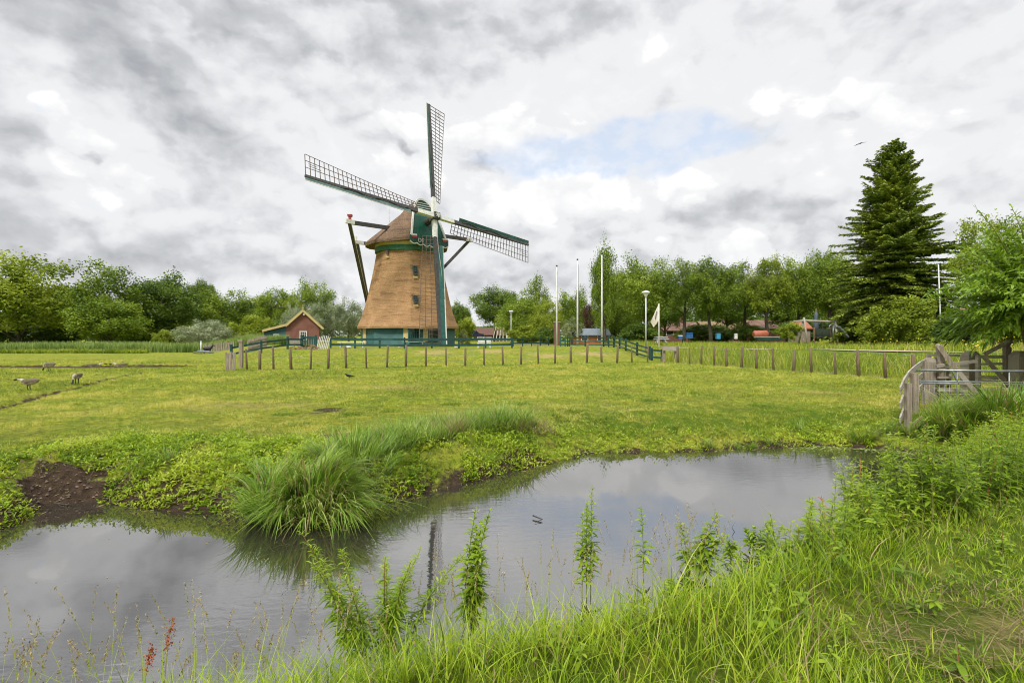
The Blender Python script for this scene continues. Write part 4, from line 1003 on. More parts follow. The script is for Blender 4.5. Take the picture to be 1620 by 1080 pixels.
    wgate('wooden field gate with rising brace right of the broad gatepost', (1592.5, 538), 0, 13.6, 13, 0,
          [((1591, 543, 13.5), (1557, 560.5, 13.7)), ((1557, 565, 13.7), (1590, 602, 13.5))],
          [((1546, 564, 13.7), (1600, 564.5, 13.6), .085), ((1548, 576, 13.7), (1595, 575, 13.6), .06), ((1546, 596, 13.7), (1595, 598, 13.6), .1), ((1546, 602, 13.7), (1595, 603, 13.6), .05), ((1546.5, 562, 13.7), (1546.5, 612, 13.7), .09)], True)
    p = P(1469, 563, 15.3); mb = MB(); mb.tube([(0, 0, -1.4), (0, 0, 0)], [.07, .065], 8); o = mb.build('round_post', W, None, p); tag(o, 'thin round wooden post just behind the thick squat gatepost', 'post')
stock_gates()

# ------------------------------------------------------------------ poles, lamps, flag
for px, Y, pt_, pb, lab in ((880.8, 51, 422, 546, 'white flagpole, leftmost of three, in front of the brick pillar'), (913.6, 50.5, 412, 547, 'white flagpole in the middle of the three, at the grey shed roof'), (952.2, 49, 403, 549, 'tallest white flagpole, nearest, beside the sloping green fence')):
    x = (px-CX)*Y/F; b = on(x, Y); top = P(px, pt_, Y); root = empty('flagpole', b, 0, lab, 'flagpole', 'white flagpoles on the mound')
    H_ = top.z-b.z; mb = MB(); mb.tube([(0, 0, -.2), (0, 0, H_*.5), (0, 0, H_)], [.10, .085, .05], 10); mb.build('pole', M['white'], root)
    mb = MB(); mb.tube([(0, 0, H_), (0, 0, H_+.05), (0, 0, H_+.14), (0, 0, H_+.18)], [.03, .09, .09, .02], 10); mb.build('truck_ball', M['stock'], root)
    mb = MB(); mb.tube([(.12, 0, .9), (.10, 0, H_*.95)], .012, 4); mb.build('halyard', M['stock'], root)
def lamp(px, Y, ptop, label):
    x = (px-CX)*Y/F; b = on(x, Y); top = P(px, ptop, Y); root = empty('street_lamp', b, 0, label, 'street lamp', 'white topped street lamps')
    H_ = top.z-b.z; mb = MB(); mb.tube([(0, 0, -.2), (0, 0, .5)], .085, 10); mb.build('base_sleeve', M['stock'], root)
    mb = MB(); mb.tube([(0, 0, .5), (0, 0, H_-.5)], [.065, .05], 10); mb.build('pole', M['pole'], root)
    mb = MB(); mb.tube([(0, 0, H_-.52), (0, 0, H_-.42), (0, 0, H_-.18)], [.07, .10, .24], 16); mb.build('lamp_glass', M['glass'] if False else M['lampm'], root)
    mb = MB(); mb.tube([(0, 0, H_-.18), (0, 0, H_-.15), (0, 0, H_-.05), (0, 0, H_)], [.30, .33, .26, .08], 18); mb.build('lamp_hood', M['lampm'], root)
lamp(1021.8, 40, 460, 'street lamp by the tree row, taller and nearer, left of the hanging flag'); lamp(808.5, 66, 491, 'smaller far street lamp behind the green fence right of the mill')
def flag():
    Y = 46; x = (1042.5-CX)*Y/F; b = on(x, Y); H_ = P(0, 480, Y).z-b.z
    root = empty('banner_flagpole', b, 0, 'white pole with a limp beige flag right of the street lamp', 'flagpole')
    mb = MB(); mb.tube([(0, 0, -.2), (0, 0, H_)], [.06, .045], 8); mb.build('pole', M['white'], root)
    nu, nv_ = 14, 14; V = []; 
    for i in range(nu):
        for j in range(nv_):
            u = i/(nu-1); v = j/(nv_-1)
            V.append((-.04-u*(.72*(1-v)+.40*v), .10*math.sin(u*7+v*2)*u, H_-.1-(1-u)*1.45*v-u*(1.55*(1-v)+2.05*v)))
    Q = [(i*nv_+j, i*nv_+j+1, (i+1)*nv_+j+1, (i+1)*nv_+j) for i in range(nu-1) for j in range(nv_-1)]
    mb = MB(); mb.add(V, Q, 0, True); o = mb.build('flag', M['cloth'], root); md = o.modifiers.new('thick', 'SOLIDIFY'); md.thickness = .01
    mb = MB()
    for k, (u0, v0) in enumerate(((.28, .22), (.36, .30), (.44, .38), (.52, .46))):
        z0 = H_-.1-(1-u0)*1.45*v0-u0*(1.55*(1-v0)+2.05*v0); xx = -.04-u0*(.72*(1-v0)+.40*v0); mb.box((xx, -.03-.1*abs(math.sin(u0*7+v0*2)*u0)-.03, z0), (.10, .01, .13))
    mb.build('flag_print', M['greyp'], o)
flag()
b = P(1490, 545, 37); mb = MB(); mb.tube([(0, 0, -1), P(1490, 418, 37)-b-Vector((.25, 0, 0))], [.05, .04], 8); tag(mb.build('white_mast', M['pole'], None, b), 'tall thin grey mast between the spruce and the willow', 'pole')
x, y = pl(881, 53.5); p = on(x, y); root = empty('brick_pillar', p, 0, 'tall narrow brown brick pillar behind the left flagpole', 'pillar')
mb = MB(); mb.box((0, 0, 1.15), (.62, .6, 2.4)); mb.build('shaft', M['brick_d'], root); mb = MB(); mb.box((0, 0, 2.42), (.72, .7, .12)); mb.build('cap', M['concrete'], root)

# ------------------------------------------------------------------ playground and garden odds
def swing():
    Y = 42; a = P(1272, 507, Y); b = P(1321, 509, Y); root = empty('swing_frame', (a.x, Y, a.z-2), 0, 'rustic log swing frame with one long top beam in the playground', 'swing'); inv = Vector(root.location)
    mb = MB(); mb.tube([P(1255, 508.5, Y)-inv, a-inv, b-inv, P(1325, 509, Y)-inv], [.06, .08, .08, .06], 8); mb.build('top_beam', M['wood_h'], root)
    for q, lst in ((a, [(0, -.5), (-.1, .6)]), (b, [(0, -.4), (.45, .5)])):
        for dx, dy in lst: mb = MB(); mb.tube([q-inv+Vector((0, 0, .25)), q-inv+Vector((dx, dy, -1.9))], .075, 8); mb.build('leg', M['wood_h'], root)
    m_ = (a+b)/2; sp = MB()
    for dx in (-.25, .25): mb = MB(); mb.tube([m_-inv+Vector((dx, 0, 0)), m_-inv+Vector((dx, 0, -1.3))], .012, 4); mb.build('chain', M['stock'], root)
    mb = MB(); mb.box(m_-inv+Vector((0, 0, -1.3)), (.55, .22, .05)); mb.build('seat', M['stock'], root)
swing()
def playhut():
    Y = 46; root = gable_shed('play_hut', 'small play hut with red ridged roof left of the parasol', 'play hut', 1264, 1282, 519, 510, 534, Y, 1.8, M['wood'], M['salmon'], True, .15)
    return root
playhut()
def slide():
    Y = 41; a = P(1321, 517, Y); b = P(1340, 534, Y); root = empty('grey_slide', (a.x, Y, b.z), 0, 'grey children slide leaning right of the swing frame', 'slide'); inv = Vector(root.location)
    mb = MB(); 
    pts = [a, P(1325, 518.5, Y), P(1330, 523, Y), P(1336, 530.5, Y), b]
    for p, q in zip(pts[:-1], pts[1:]): mb.bar(p-inv, q-inv, .4, .04)
    mb.build('chute', M['metal'], root)
    for s_ in (-.27, .27):
        mb = MB()
        for p, q in zip(pts[:-1], pts[1:]): mb.bar(p-inv+Vector((0, s_, .08)), q-inv+Vector((0, s_*.8, .05)), .04, .12)
        mb.build('side_rail', M['metal'], root)
    mb = MB(); mb.tube([a-inv+Vector((-.15, 0, 0)), a-inv+Vector((-.15, 0, -1.0))], .04, 6); mb.build('ladder_post', M['metal'], root)
    mb = MB(); th = [k/10*math.pi for k in range(11)]; mb.tube([a-inv+Vector((-.2-.28*math.cos(t), 0, .25+.25*math.sin(t)-.3)) for t in th], .035, 6); mb.build('hoop', M['metal'], root)
slide()
def parasol():
    Y = 44; p = P(1291, 536, Y); root = empty('closed_parasol', p, 0, 'tall closed grey parasol between play hut and swing', 'parasol')
    H_ = P(0, 488, Y).z-p.z; mb = MB(); mb.tube([(0, 0, 0), (0, 0, H_)], .035, 8); mb.build('pole', M['wood_b'], root)
    mb = MB(); mb.tube([(0, 0, .55), (0, 0, .6), (.02, 0, H_*.55), (0, 0, H_*.68), (0.03, 0, H_*.8), (0, 0, H_*.9)], [.1, .26, .20, .15, .17, .04], 9); mb.build('folded_canopy', M['greyp'], root)
parasol()
def climber():
    Y = 43; a = P(1287, 522, Y); root = empty('climbing_panel', P(1297, 536, Y), 0, 'dark climbing net panel under the swing beam', 'play panel'); inv = Vector(root.location)
    mb = MB(); c = P(1301, 526, Y)-inv; mb.box(c, (1.3, .08, .62)); mb.build('panel', M['slate'], root)
    for px in (1288, 1314): mb = MB(); q = P(px, 530, Y)-inv; mb.box(q, (.09, .09, 1.3)); mb.build('post', M['wood_b'], root)
climber()
def tunnel():
    Y = 47; root = empty('play_tunnel', P(1204, 537, Y), 0, 'salmon coloured play tunnel on the lawn left of the light green bush', 'play tunnel'); inv = Vector(root.location)
    mb = MB(); mb.tube([P(1192, 529.5, Y)-inv, P(1194, 529, Y)-inv, P(1212, 528.5, Y)-inv, P(1214, 529, Y)-inv], [.25, .36, .36, .25], 16); mb.build('shell', M['salmon'], root)
    mb = MB(); mb.box(P(1216, 533, Y-.5)-inv, (2.4, .5, .1)); mb.build('bench_board', M['wood_h'], root); mb = MB(); mb.box(P(1216, 535.5, Y-.5)-inv, (2.2, .4, .2)); mb.build('bench_base', M['fence_green'], root)
tunnel()
def boxy(name, label, cat, px, py, Y, size, mat, lid=None):
    root = empty(name, P(px, py, Y), 0, label, cat); w, d, h = size
    mb = MB(); mb.box((0, 0, h/2), (w, d, h), taper=.94); mb.build('body', mat, root); mb = MB(); mb.box((0, 0, h+.03), (w*1.06, d*1.06, .06)); mb.box((0, 0, h+.08), (w*.9, d*.9, .06)); mb.build('lid', lid or mat, root)
    for s_ in (-1, 1): mb = MB(); mb.box((s_*w*.5, 0, h*.75), (.05, d*.4, .05)); mb.build('handle', mat, root)
boxy('blue_crate', 'dark blue covered box at the foot of a trunk behind the flag', 'box', 1090, 535, 56, (.7, .6, .5), M['blue'])
boxy('blue_bin', 'light blue bin standing among the far tree trunks', 'bin', 1136, 536, 55, (.4, .4, .5), M['lblue'])
boxy('blue_crate', 'small blue box left of the dark blue covered one', 'box', 1076, 536, 56, (.4, .4, .3), M['blue'], M['white'])
boxy('white_box', 'small white box on a post among the far grasses', 'box', 1164, 536, 54, (.28, .28, .45), M['white'])
def table(name, label, px, py, Y, w, mat, h=.75):
    root = empty(name, P(px, py, Y), 0, label, 'table'); mb = MB(); mb.box((0, 0, h), (w, .75, .06)); mb.build('tabletop', mat, root)
    for s_ in (-1, 1): mb = MB(); mb.bar((s_*w*.4, -.3, 0), (s_*w*.25, .1, h), .07, .07); mb.bar((s_*w*.4, .45, 0), (s_*w*.25, 0, h-.03), .07, .07); mb.build('leg', mat, root)
    for s_ in (-1, 1): mb = MB(); mb.box((0, s_*.65, .45), (w, .25, .05)); mb.build('bench', mat, root)
table('picnic_table', 'pale picnic table at the foot of the limp flag', 1046, 543, 50, 1.1, M['pole'], .6)
def whiteset():
    Y = 43; root = empty('white_garden_bench', on(*pl(766, Y)), 0, 'white garden bench with high back behind the green fence right of the mill', 'bench')
    mb = MB(); mb.box((0, 0, .42), (1.15, .5, .06)); mb.build('seat', M['white'], root)
    mb = MB(); mb.box((0, .25, .66), (1.1, .05, .3)); mb.box((0, .25, .88), (1.25, .06, .05)); mb.build('backrest', M['white'], root)
    for s_ in (-1, 1): mb = MB(); mb.box((s_*.5, 0, .2), (.1, .45, .4)); mb.build('leg', M['white'], root)
whiteset()
def bench(label, px, Y, w, mat):
    root = empty('bench', on(*pl(px, Y)), 0, label, 'bench'); mb = MB(); mb.box((0, 0, .45), (w, .4, .07)); mb.build('seat', mat, root)
    for s_ in (-1, 1): mb = MB(); mb.box((s_*w*.4, 0, .21), (.08, .35, .42)); mb.build('leg', mat, root)
bench('low brown plank bench against the green mill wall', 655, 44.6, 1.9, M['wood'])
bench('long white topped bench behind the fence left of the mill', 557, 44, 2.4, M['white'])
for px, py, Y, sz, lab in ((722.5, 547.5, 42.6, (.36, .25, .2), 'low white block in the grass right of the mill base'), (551, 548, 42.5, (.5, .25, .15), 'low white block left of the mill base'), (632, 547, 42.4, (.2, .2, .14), 'tiny white block in front of the mill shutters')):
    p = on(*pl(px, Y)); mb = MB(); mb.tube([(-sz[0]/2, 0, sz[2]*.4), (-sz[0]*.3, 0, sz[2]*.5), (sz[0]*.3, 0, sz[2]*.55), (sz[0]/2, 0, sz[2]*.4)], [sz[2]*.35, sz[2]*.6, sz[2]*.6, sz[2]*.3], 8); tag(mb.build('marker_stone', M['white'], None, p), lab, 'stone')
def rubble():
    p = on(*pl(482, 36.5)); mb = MB(); r = random.Random(4)
    for k in range(26):
        q = Vector((r.uniform(-1.0, .9), r.uniform(-.3, .3), r.uniform(0, .22))); mb.bar(q, q+Vector((r.uniform(-.5, .5), r.uniform(-.3, .3), r.uniform(-.05, .18))), r.uniform(.03, .08))
    tag(mb.build('brushwood_pile', M['roofb'], None, p), 'small heap of reddish brushwood below the green garden gate', 'brushwood', kind='stuff')
rubble()
def car():
    Y = 92; root = empty('parked_car', P(748, 535, Y), 0, 'dark blue parked car far behind the fence right of the mill', 'car')
    prof = [(-2, .3), (2, .3), (2.05, .75), (1.2, .9), (.7, 1.38), (-1.1, 1.42), (-1.8, .95), (-2.1, .8)]
    mb = MB(); mb.poly([(x, -.8, z) for x, z in prof], (0, 1.6, 0)); mb.build('body', M['carp'], root)
    mb = MB(); mb.poly([(1.0, -.82, .95), (.62, -.82, 1.3), (-1.05, -.82, 1.34), (-1.5, -.82, .97)], (0, 1.64, 0)); mb.build('window', M['glass'], root)
    for x in (-1.3, 1.3): mb = MB(); mb.tube([(x, -.86, .32), (x, .86, .32)], .32, 14); mb.build('wheel', M['tyre'], root)
    for s_ in (-.55, .55): mb = MB(); mb.box((2.05, s_, .62), (.05, .3, .14)); mb.build('headlight', M['lampm'], root)
car()
def pergola():
    Y = 84; root = empty('white_pergola', P(796, 540, Y), 0, 'white slatted frame beside the far low barn', 'pergola')
    for k in range(7): mb = MB(); mb.bar((-1.8+k*.6, 0, 0), (-1.2+k*.4, 0, 2.3), .12, .1); mb.build('slat', M['white'], root)
    mb = MB(); mb.bar((-1.4, 0, 2.3), (1.5, 0, 2.3), .1, .14); mb.build('beam', M['white'], root)
pergola()
p = on(*pl(318, 49)); mb = MB(); mb.tube([(0, 0, 0), (0, 0, 1.15)], [.07, .07], 8); mb.tube([(0, 0, 1.15), (0, 0, 1.22)], [.09, .02], 8); tag(mb.build('marker_post', M['pole'], None, p), 'pale marker post standing alone before the far reeds', 'post')
mx = on(*pl(322, 48)); mb = MB(); mb.tube([(-.9, 0, .12), (-.4, 0, .2), (.4, 0, .2), (.9, 0, .1)], [(.2, .06), (.35, .1), (.35, .1), (.2, .06)], 8); tag(mb.build('feed_trough', M['roofg'], None, mx), 'low grey trough beside the pale marker post', 'trough')

# ------------------------------------------------------------------ animals
def goose(label, px, py, face, head_down, s=1.0, sit=False):
    Y = F*CAMZ/(py-HY); x = (px-CX)*Y/F; g0 = on(x, Y)
    root = empty('goose', g0, face, label, 'goose', 'geese grazing in the meadow'); root.scale = (s, s, s)
    hz = .12 if sit else .30
    mb = MB()
    body = [(-.46, 0, hz+.16), (-.36, 0, hz+.13), (-.22, 0, hz+.10), (-.02, 0, hz+.08), (.16, 0, hz+.09), (.27, 0, hz+.13)]
    br = [(.03, .015), (.09, .06), (.135, .115), (.15, .14), (.125, .125), (.085, .09)]
    if head_down == 2: nk = [(.33, 0, hz+.14), (.39, 0, hz+.06), (.42, 0, hz-.06), (.44, 0, hz-.16), (.46, 0, hz-.2), (.50, 0, hz-.235), (.545, 0, hz-.26)]
    elif head_down == 1: nk = [(.34, 0, hz+.19), (.43, 0, hz+.20), (.50, 0, hz+.19), (.56, 0, hz+.19), (.60, 0, hz+.185), (.65, 0, hz+.17), (.71, 0, hz+.155)]
    else: nk = [(.31, 0, hz+.22), (.33, 0, hz+.32), (.34, 0, hz+.42), (.36, 0, hz+.5), (.39, 0, hz+.53), (.44, 0, hz+.52), (.50, 0, hz+.50)]
    nr = [.06, .04, .034, .036, .048, .035, .012]
    mb.tube(body+nk, br+nr, 14)
    nb = len(body)+len(nk)-1
    for i in range(nb):
        for k in range(14):
            fi = i*14+k; vs = [mb.v[q] for q in mb.f[fi]]; cz = sum(v[2] for v in vs)/4; cx = sum(v[0] for v in vs)/4
            mb.mi[fi] = 0
            if i < 5 and cz < hz+.07: mb.mi[fi] = 1
            if i >= 5: mb.mi[fi] = 1
            if i >= 8: mb.mi[fi] = 2
    mb.build('body', [M['feather'], M['feather_w'], M['black']], root)
    for s_ in (-1, 1):
        mb = MB(); mb.tube([(.14, s_*.11, hz+.12), (.0, s_*.15, hz+.13), (-.2, s_*.12, hz+.15), (-.42, s_*.04, hz+.18)], [(.02, .07), (.035, .10), (.03, .075), (.012, .02)], 10); mb.build('wing', M['feather'], root)
        if not sit:
            mb = MB(); mb.tube([(.0, s_*.06, hz+.0), (.02, s_*.06, hz-.12), (-.01, s_*.06, .02)], [.03, .016, .014], 7); mb.box((.04, s_*.06, .015), (.12, .08, .015)); mb.build('leg', M['black'], root)
goose('grey brown goose with black head stretched low, nearest of the flock', 46, 617, math.pi, 1, .72)
goose('goose bending its head down beside the long narrow gully', 122, 607, -R(70), 2, .75)
goose('goose on the left, standing just in front of the straight gully', 78, 587.5, R(170), 2, .78)
goose('goose resting on the straight gully bank, middle one of three in line', 150, 583, R(20), 1, .8, True)
goose('goose lying furthest right along the straight gully', 191, 582.5, R(190), 1, .8, True)
def blackbird():
    Y = F*CAMZ/(600-HY); x = (553-CX)*Y/F; root = empty('black_bird', on(x, Y), R(200), 'small black bird foraging alone in the middle of the meadow', 'bird')
    mb = MB(); mb.tube([(-.2, 0, .10), (-.1, 0, .12), (0, 0, .13), (.08, 0, .15), (.12, 0, .19), (.155, 0, .2), (.20, 0, .19)], [(.03, .01), (.04, .03), (.06, .055), (.05, .05), (.035, .035), (.03, .03), (.005, .005)], 10); mb.build('body', M['black'], root)
    for s_ in (-1, 1): mb = MB(); mb.tube([(0, s_*.025, .09), (0.01, s_*.025, 0)], .008, 5); mb.build('leg', M['black'], root)
blackbird()
def goat():
    root = empty('black_goat', on(*pl(329, 48.5)), R(15), 'small black goat near the pale marker post', 'goat')
    mb = MB(); mb.tube([(-.42, 0, .42), (-.34, 0, .45), (-.1, 0, .44), (.15, 0, .46), (.28, 0, .55), (.36, 0, .68), (.42, 0, .76), (.50, 0, .74), (.58, 0, .70)], [(.05, .05), (.13, .15), (.16, .18), (.14, .17), (.09, .12), (.07, .08), (.07, .07), (.05, .05), (.03, .03)], 12); mb.build('body', M['black'], root)
    for lx, bend in ((-.3, -.06), (.2, .03)):
        for s_ in (-1, 1): mb = MB(); mb.tube([(lx, s_*.08, .4), (lx-bend, s_*.08, .22), (lx+bend*.3, s_*.08, 0)], [.06, .03, .025], 7); mb.build('leg', M['black'], root)
    for s_ in (-1, 1): mb = MB(); mb.tube([(.4, s_*.03, .80), (.36, s_*.05, .92), (.3, s_*.06, .96)], [.015, .012, .005], 6); mb.build('horn', M['stock'], root)
    mb = MB(); mb.tube([(-.43, 0, .5), (-.5, 0, .56)], [.03, .01], 6); mb.build('tail', M['black'], root)
goat()
def flybird():
    root = empty('flying_bird', P(1361, 227, 34), R(25), 'small dark bird flying in the pale sky left of the spruce', 'bird')
    mb = MB(); mb.tube([(-.25, 0, -.12), (-.15, 0, -.07), (0, 0, 0), (.12, 0, .05), (.2, 0, .08)], [(.04, .008), (.03, .02), (.05, .045), (.035, .035), (.006, .006)], 8); mb.build('body', M['greyp'], root)
    for s_ in (-1, 1): mb = MB(); mb.poly([(.08, 0, .03), (.12, s_*.18, .02), (.0, s_*.42, -.06), (-.06, s_*.2, -.02), (-.06, 0, 0)], (0, 0, .012)); mb.build('wing', M['greyp'], root)
flybird()

# ------------------------------------------------------------------ trees
def crown_mesh(name, seed, nb=46, nl=15000, leaf=.30, mat='leaf_a', gaps=.0, flat=1.35, shape='round', aspect=.62):
    nb = int(nb*1.75); nl = int(nl*1.2); leaf *= .92
    """unit crown (radius 1 across, height 2, centred on the origin) kept at full size through scale; leaf is relative to a 5 m radius"""
    rs = np.random.RandomState(seed); c = []
    while len(c) < nb:
        p = rs.uniform(-1, 1, 3); r = np.linalg.norm(p)
        if r > 1: continue
        if shape == 'round' and r < .3: continue
        if shape == 'round' and p[2] < -.3: p[:2] *= .9
        if shape == 'dome' and (r < .3 or p[2] < -.9): p = p
        if shape == 'tall': p[0] *= .8; p[1] *= .8
        if shape == 'cone': p[:2] *= (1-.45*(p[2]+1)/2)
        c.append(p*(.82 if rs.rand() < .8 else .95))
    c = np.array(c); rb = rs.uniform(.12, .27, nb)
    w = rb**2; idx = rs.choice(nb, nl, p=w/w.sum()); d = nrm(rs.normal(size=(nl, 3))); d[:, 2] = np.where(d[:, 2] < -.25, -d[:, 2], d[:, 2])
    rr = rb[idx]*rs.uniform(.55, 1.08, nl)**.7
    # twig structure: pull leaves toward a few spokes inside each clump
    sp = nrm(rs.normal(size=(nb, 11, 3))); sp[:, :, 2] = np.where(sp[:, :, 2] < -.35, -sp[:, :, 2], sp[:, :, 2]); d = sp[idx, rs.randint(0, 11, nl)]
    g3 = rs.normal(size=(nl, 3)); pos = c[idx]+(d*rb[idx][:, None]*.78+g3*rb[idx][:, None]*.27)*np.array([1, 1, flat]); d = nrm(d*.7+g3*.4)
    nor = d*.6+rs.normal(size=(nl, 3))*.6+np.array([0, 0, .25])
    size = leaf/5*rs.uniform(.6, 1.35, nl)
    V, Q = leaves(pos, nor, size, rs, aspect)
    cl = rs.uniform(-.2, .2, nb)
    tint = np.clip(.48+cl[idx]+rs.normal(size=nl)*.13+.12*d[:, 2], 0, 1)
    return V, Q, tint, c, rb
CR = {}
def crown_proto(key, **kw): CR[key] = (crown_mesh(key, **kw), kw.get('mat', 'leaf_a'), [])
crown_proto('oak1', seed=1, nb=52, nl=17000, mat='leaf_a'); crown_proto('oak2', seed=2, nb=46, nl=16000, mat='leaf_b'); crown_proto('oak3', seed=3, nb=58, nl=17000, mat='leaf_a', leaf=.27)
crown_proto('dark1', seed=4, nb=56, nl=17000, mat='leaf_d'); crown_proto('airy', seed=5, nb=44, nl=13000, mat='leaf_a', leaf=.27, flat=1.2); crown_proto('tall1', seed=6, nb=44, nl=12000, mat='leaf_a', shape='tall', leaf=.27)
crown_proto('silver', seed=7, nb=60, nl=16000, mat='leaf_s', leaf=.34, flat=1.3, aspect=.45); crown_proto('red', seed=8, nb=40, nl=9000, mat='leaf_r'); crown_proto('bush', seed=9, nb=40, nl=9000, mat='leaf_b', shape='dome', leaf=.5)
crown_proto('bushd', seed=10, nb=44, nl=10000, mat='leaf_d', shape='dome', leaf=.45); crown_proto('pale', seed=11, nb=36, nl=8000, mat='leaf_p', shape='dome', leaf=.4); crown_proto('silverb', seed=12, nb=56, nl=15000, mat='leaf_s', shape='dome', leaf=.32, flat=1.3, aspect=.4)
CM = {}
def tree(name, label, cat, px, Y, ptop, wpx, proto, pbot=None, trunk=True, seed=0, group=None, dpt=None, low=.22):
    """crown fills from ptop down to pbot (or near the ground) and is wpx wide in the photograph"""
    x = (px-CX)*Y/F; g0 = on(x, Y) if Y < 90 else Vector((x, Y, 0)); top = P(px, ptop, Y).z; H_ = top-g0.z
    r = wpx*Y/F/2; zb = P(px, pbot, Y).z-g0.z if pbot else H_*low
    root = empty(name, g0, 0, label, cat, group); rr = random.Random(seed*7+int(px)); rz = rr.uniform(0, 6.28)
    (V, Q, T, c, rb), mk, _ = CR[proto]
    if proto not in CM:
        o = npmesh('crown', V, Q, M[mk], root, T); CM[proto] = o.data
    else:
        o = bpy.data.objects.new('crown', CM[proto]); COL.objects.link(o); o.parent = root
    hz = (H_-zb)/2; o.location = (0, 0, zb+hz); o.rotation_euler = (0, 0, rz); o.scale = (r, (dpt or 1)*r if not dpt else dpt, hz)
    if trunk:
        mb = MB(); tr = max(.12, H_*.021); bend = rr.uniform(-.3, .3); zt = zb+hz*1.3
        mb.tube([(0, 0, -.2), (bend*.2, 0, zb*.5), (bend*.6, .1, zb), (bend, 0, zb+hz*.6), (bend*.8, 0, zt)], [tr*1.35, tr, tr*.85, tr*.5, tr*.15], 9)
        rot = Matrix.Rotation(rz, 3, 'Z'); ks = list(range(len(c))); rr.shuffle(ks)
        for k in ks[:13]:
            q = rot@Vector((c[k][0]*r, c[k][1]*r, 0)); q.z = zb+hz+c[k][2]*hz; s0 = max(zb*.75, min(zt*.95, q.z-.55*math.hypot(q.x, q.y))); f = min(1, s0/max(zt, .1))
            st = Vector((bend*f, 0, s0)); m_ = st.lerp(q, .5)+Vector((0, 0, .12*(q-st).length))
            mb.tube([st, m_, q], [tr*.45*(1.15-f*.7), tr*.26, tr*.08], 6, cap=False)
        mb.build('trunk', M['bark'], root)
    return root
TL = [
 ('leafy_tree', 'broad yellow green tree at the far left edge with a visible pale trunk', 30, 64, 402, 205, 'oak2', 545),
 ('leafy_tree', 'wide tree second from the left, sky showing through its top', 163, 67, 422, 150, 'airy', 540),
 ('leafy_tree', 'bushy lower tree in front of the second tree from the left', 172, 62, 470, 120, 'oak1', 548),
 ('leafy_tree', 'rounded dark green tree left of the grey willow bush', 262, 74, 434, 120, 'dark1', 545),
 ('leafy_tree', 'small tree top rising between two rounded crowns at the left', 318, 96, 443, 45, 'dark1', 500),
 ('leafy_tree', 'domed olive green tree above the grey willow bush', 350, 82, 457, 118, 'oak3', 545),
 ('leafy_tree', 'fresh green tree behind the lean-to roof', 432, 84, 459, 82, 'oak1', 540),
 ('leafy_tree', 'tallest tree behind the brick cottage', 494, 90, 446, 84, 'oak3', 535),
 ('silver_willow', 'silvery willow left of the cottage gable', 465, 72, 483, 44, 'silver', 545),
 ('silver_willow', 'silvery willow just right of the cottage gable', 515, 71, 477, 60, 'silver', 545),
 ('silver_willow', 'silvery willow next to the thatched mill body', 551, 69, 474, 56, 'silver', 545),
 ('leafy_tree', 'round topped tree directly right of the mill body', 726, 78, 478, 46, 'dark1', 540),
 ('leafy_tree', 'big dense round tree with dark hollow right of the mill', 784, 86, 455, 86, 'dark1', 520),
 ('leafy_tree', 'light green bushy tree behind the far street lamp', 822, 72, 472, 84, 'oak1', 545),
 ('leafy_tree', 'thin topped tree rising behind the far street lamp tree', 846, 96, 441, 62, 'airy', 520),
 ('leafy_tree', 'yellow green bushy tree left of the brick pillar', 862, 66, 478, 62, 'oak2', 545),
 ('leafy_tree', 'soft green tree crown between left and middle flagpoles', 905, 88, 459, 66, 'oak3', 540),
 ('copper_beech', 'dark red leaved tree between middle and right flagpoles', 934, 78, 478, 30, 'red', 535),
 ('pale_shrub', 'pale blossoming shrub beside the brick pillar', 905, 63, 504, 34, 'pale', 540),
 ('leafy_tree', 'tall slender tree directly behind the right flagpole', 957, 62, 386, 60, 'tall1', 540),
 ('leafy_tree', 'bushy tree under the tall slender one at the orange shed', 975, 70, 470, 80, 'oak1', 540),
 ('leafy_tree', 'broad park tree above the near street lamp', 1022, 62, 408, 108, 'oak3', 520),
 ('leafy_tree', 'park tree with gappy top right of the limp flag', 1082, 60, 415, 84, 'airy', 505),
 ('leafy_tree', 'full park tree above the blue bin', 1125, 57, 412, 92, 'oak1', 510),
 ('leafy_tree', 'airy park tree third along the row right of the limp flag', 1178, 60, 418, 84, 'airy', 505),
 ('leafy_tree', 'bright park tree above the salmon play tunnel', 1215, 55, 408, 80, 'oak2', 508),
 ('leafy_tree', 'park tree left of the spruce above the swing frame', 1266, 56, 405, 92, 'oak3', 508),
 ('leafy_tree', 'park tree whose crown meets the left side of the spruce', 1316, 54, 400, 90, 'oak1', 508),
]
for i, t in enumerate(TL): tree(t[0], t[1], 'tree' if 'shrub' not in t[0] else 'shrub', t[2], t[3], t[4], t[5], t[6], t[7], seed=i, group='trees around the meadow' if t[0] == 'leafy_tree' else None)
for i, t in enumerate([
 ('leafy_tree', 'background tree filling the row behind the near street lamp', 1050, 76, 440, 110, 'dark1', 528), ('leafy_tree', 'background tree behind the middle of the park row', 1150, 78, 440, 120, 'dark1', 526),
 ('leafy_tree', 'background tree behind the play hut', 1245, 76, 438, 120, 'dark1', 526), ('leafy_tree', 'background tree behind the flagpole slender tree', 985, 84, 430, 90, 'dark1', 535),
 ('leafy_tree', 'background tree filling the gap behind the left grey bush', 300, 92, 470, 130, 'oak1', 545), ('leafy_tree', 'background tree left of the spruce foot', 1330, 72, 430, 100, 'dark1', 530),
 ('leafy_tree', 'background dark tree between the two leftmost crowns', 95, 84, 455, 160, 'dark1', 548), ('leafy_tree', 'background tree in the hedge left of the cottage', 395, 95, 478, 90, 'dark1', 545)]):
    tree(t[0], t[1], 'tree', t[2], t[3], t[4], t[5], t[6], t[7], seed=60+i, group='trees around the meadow')
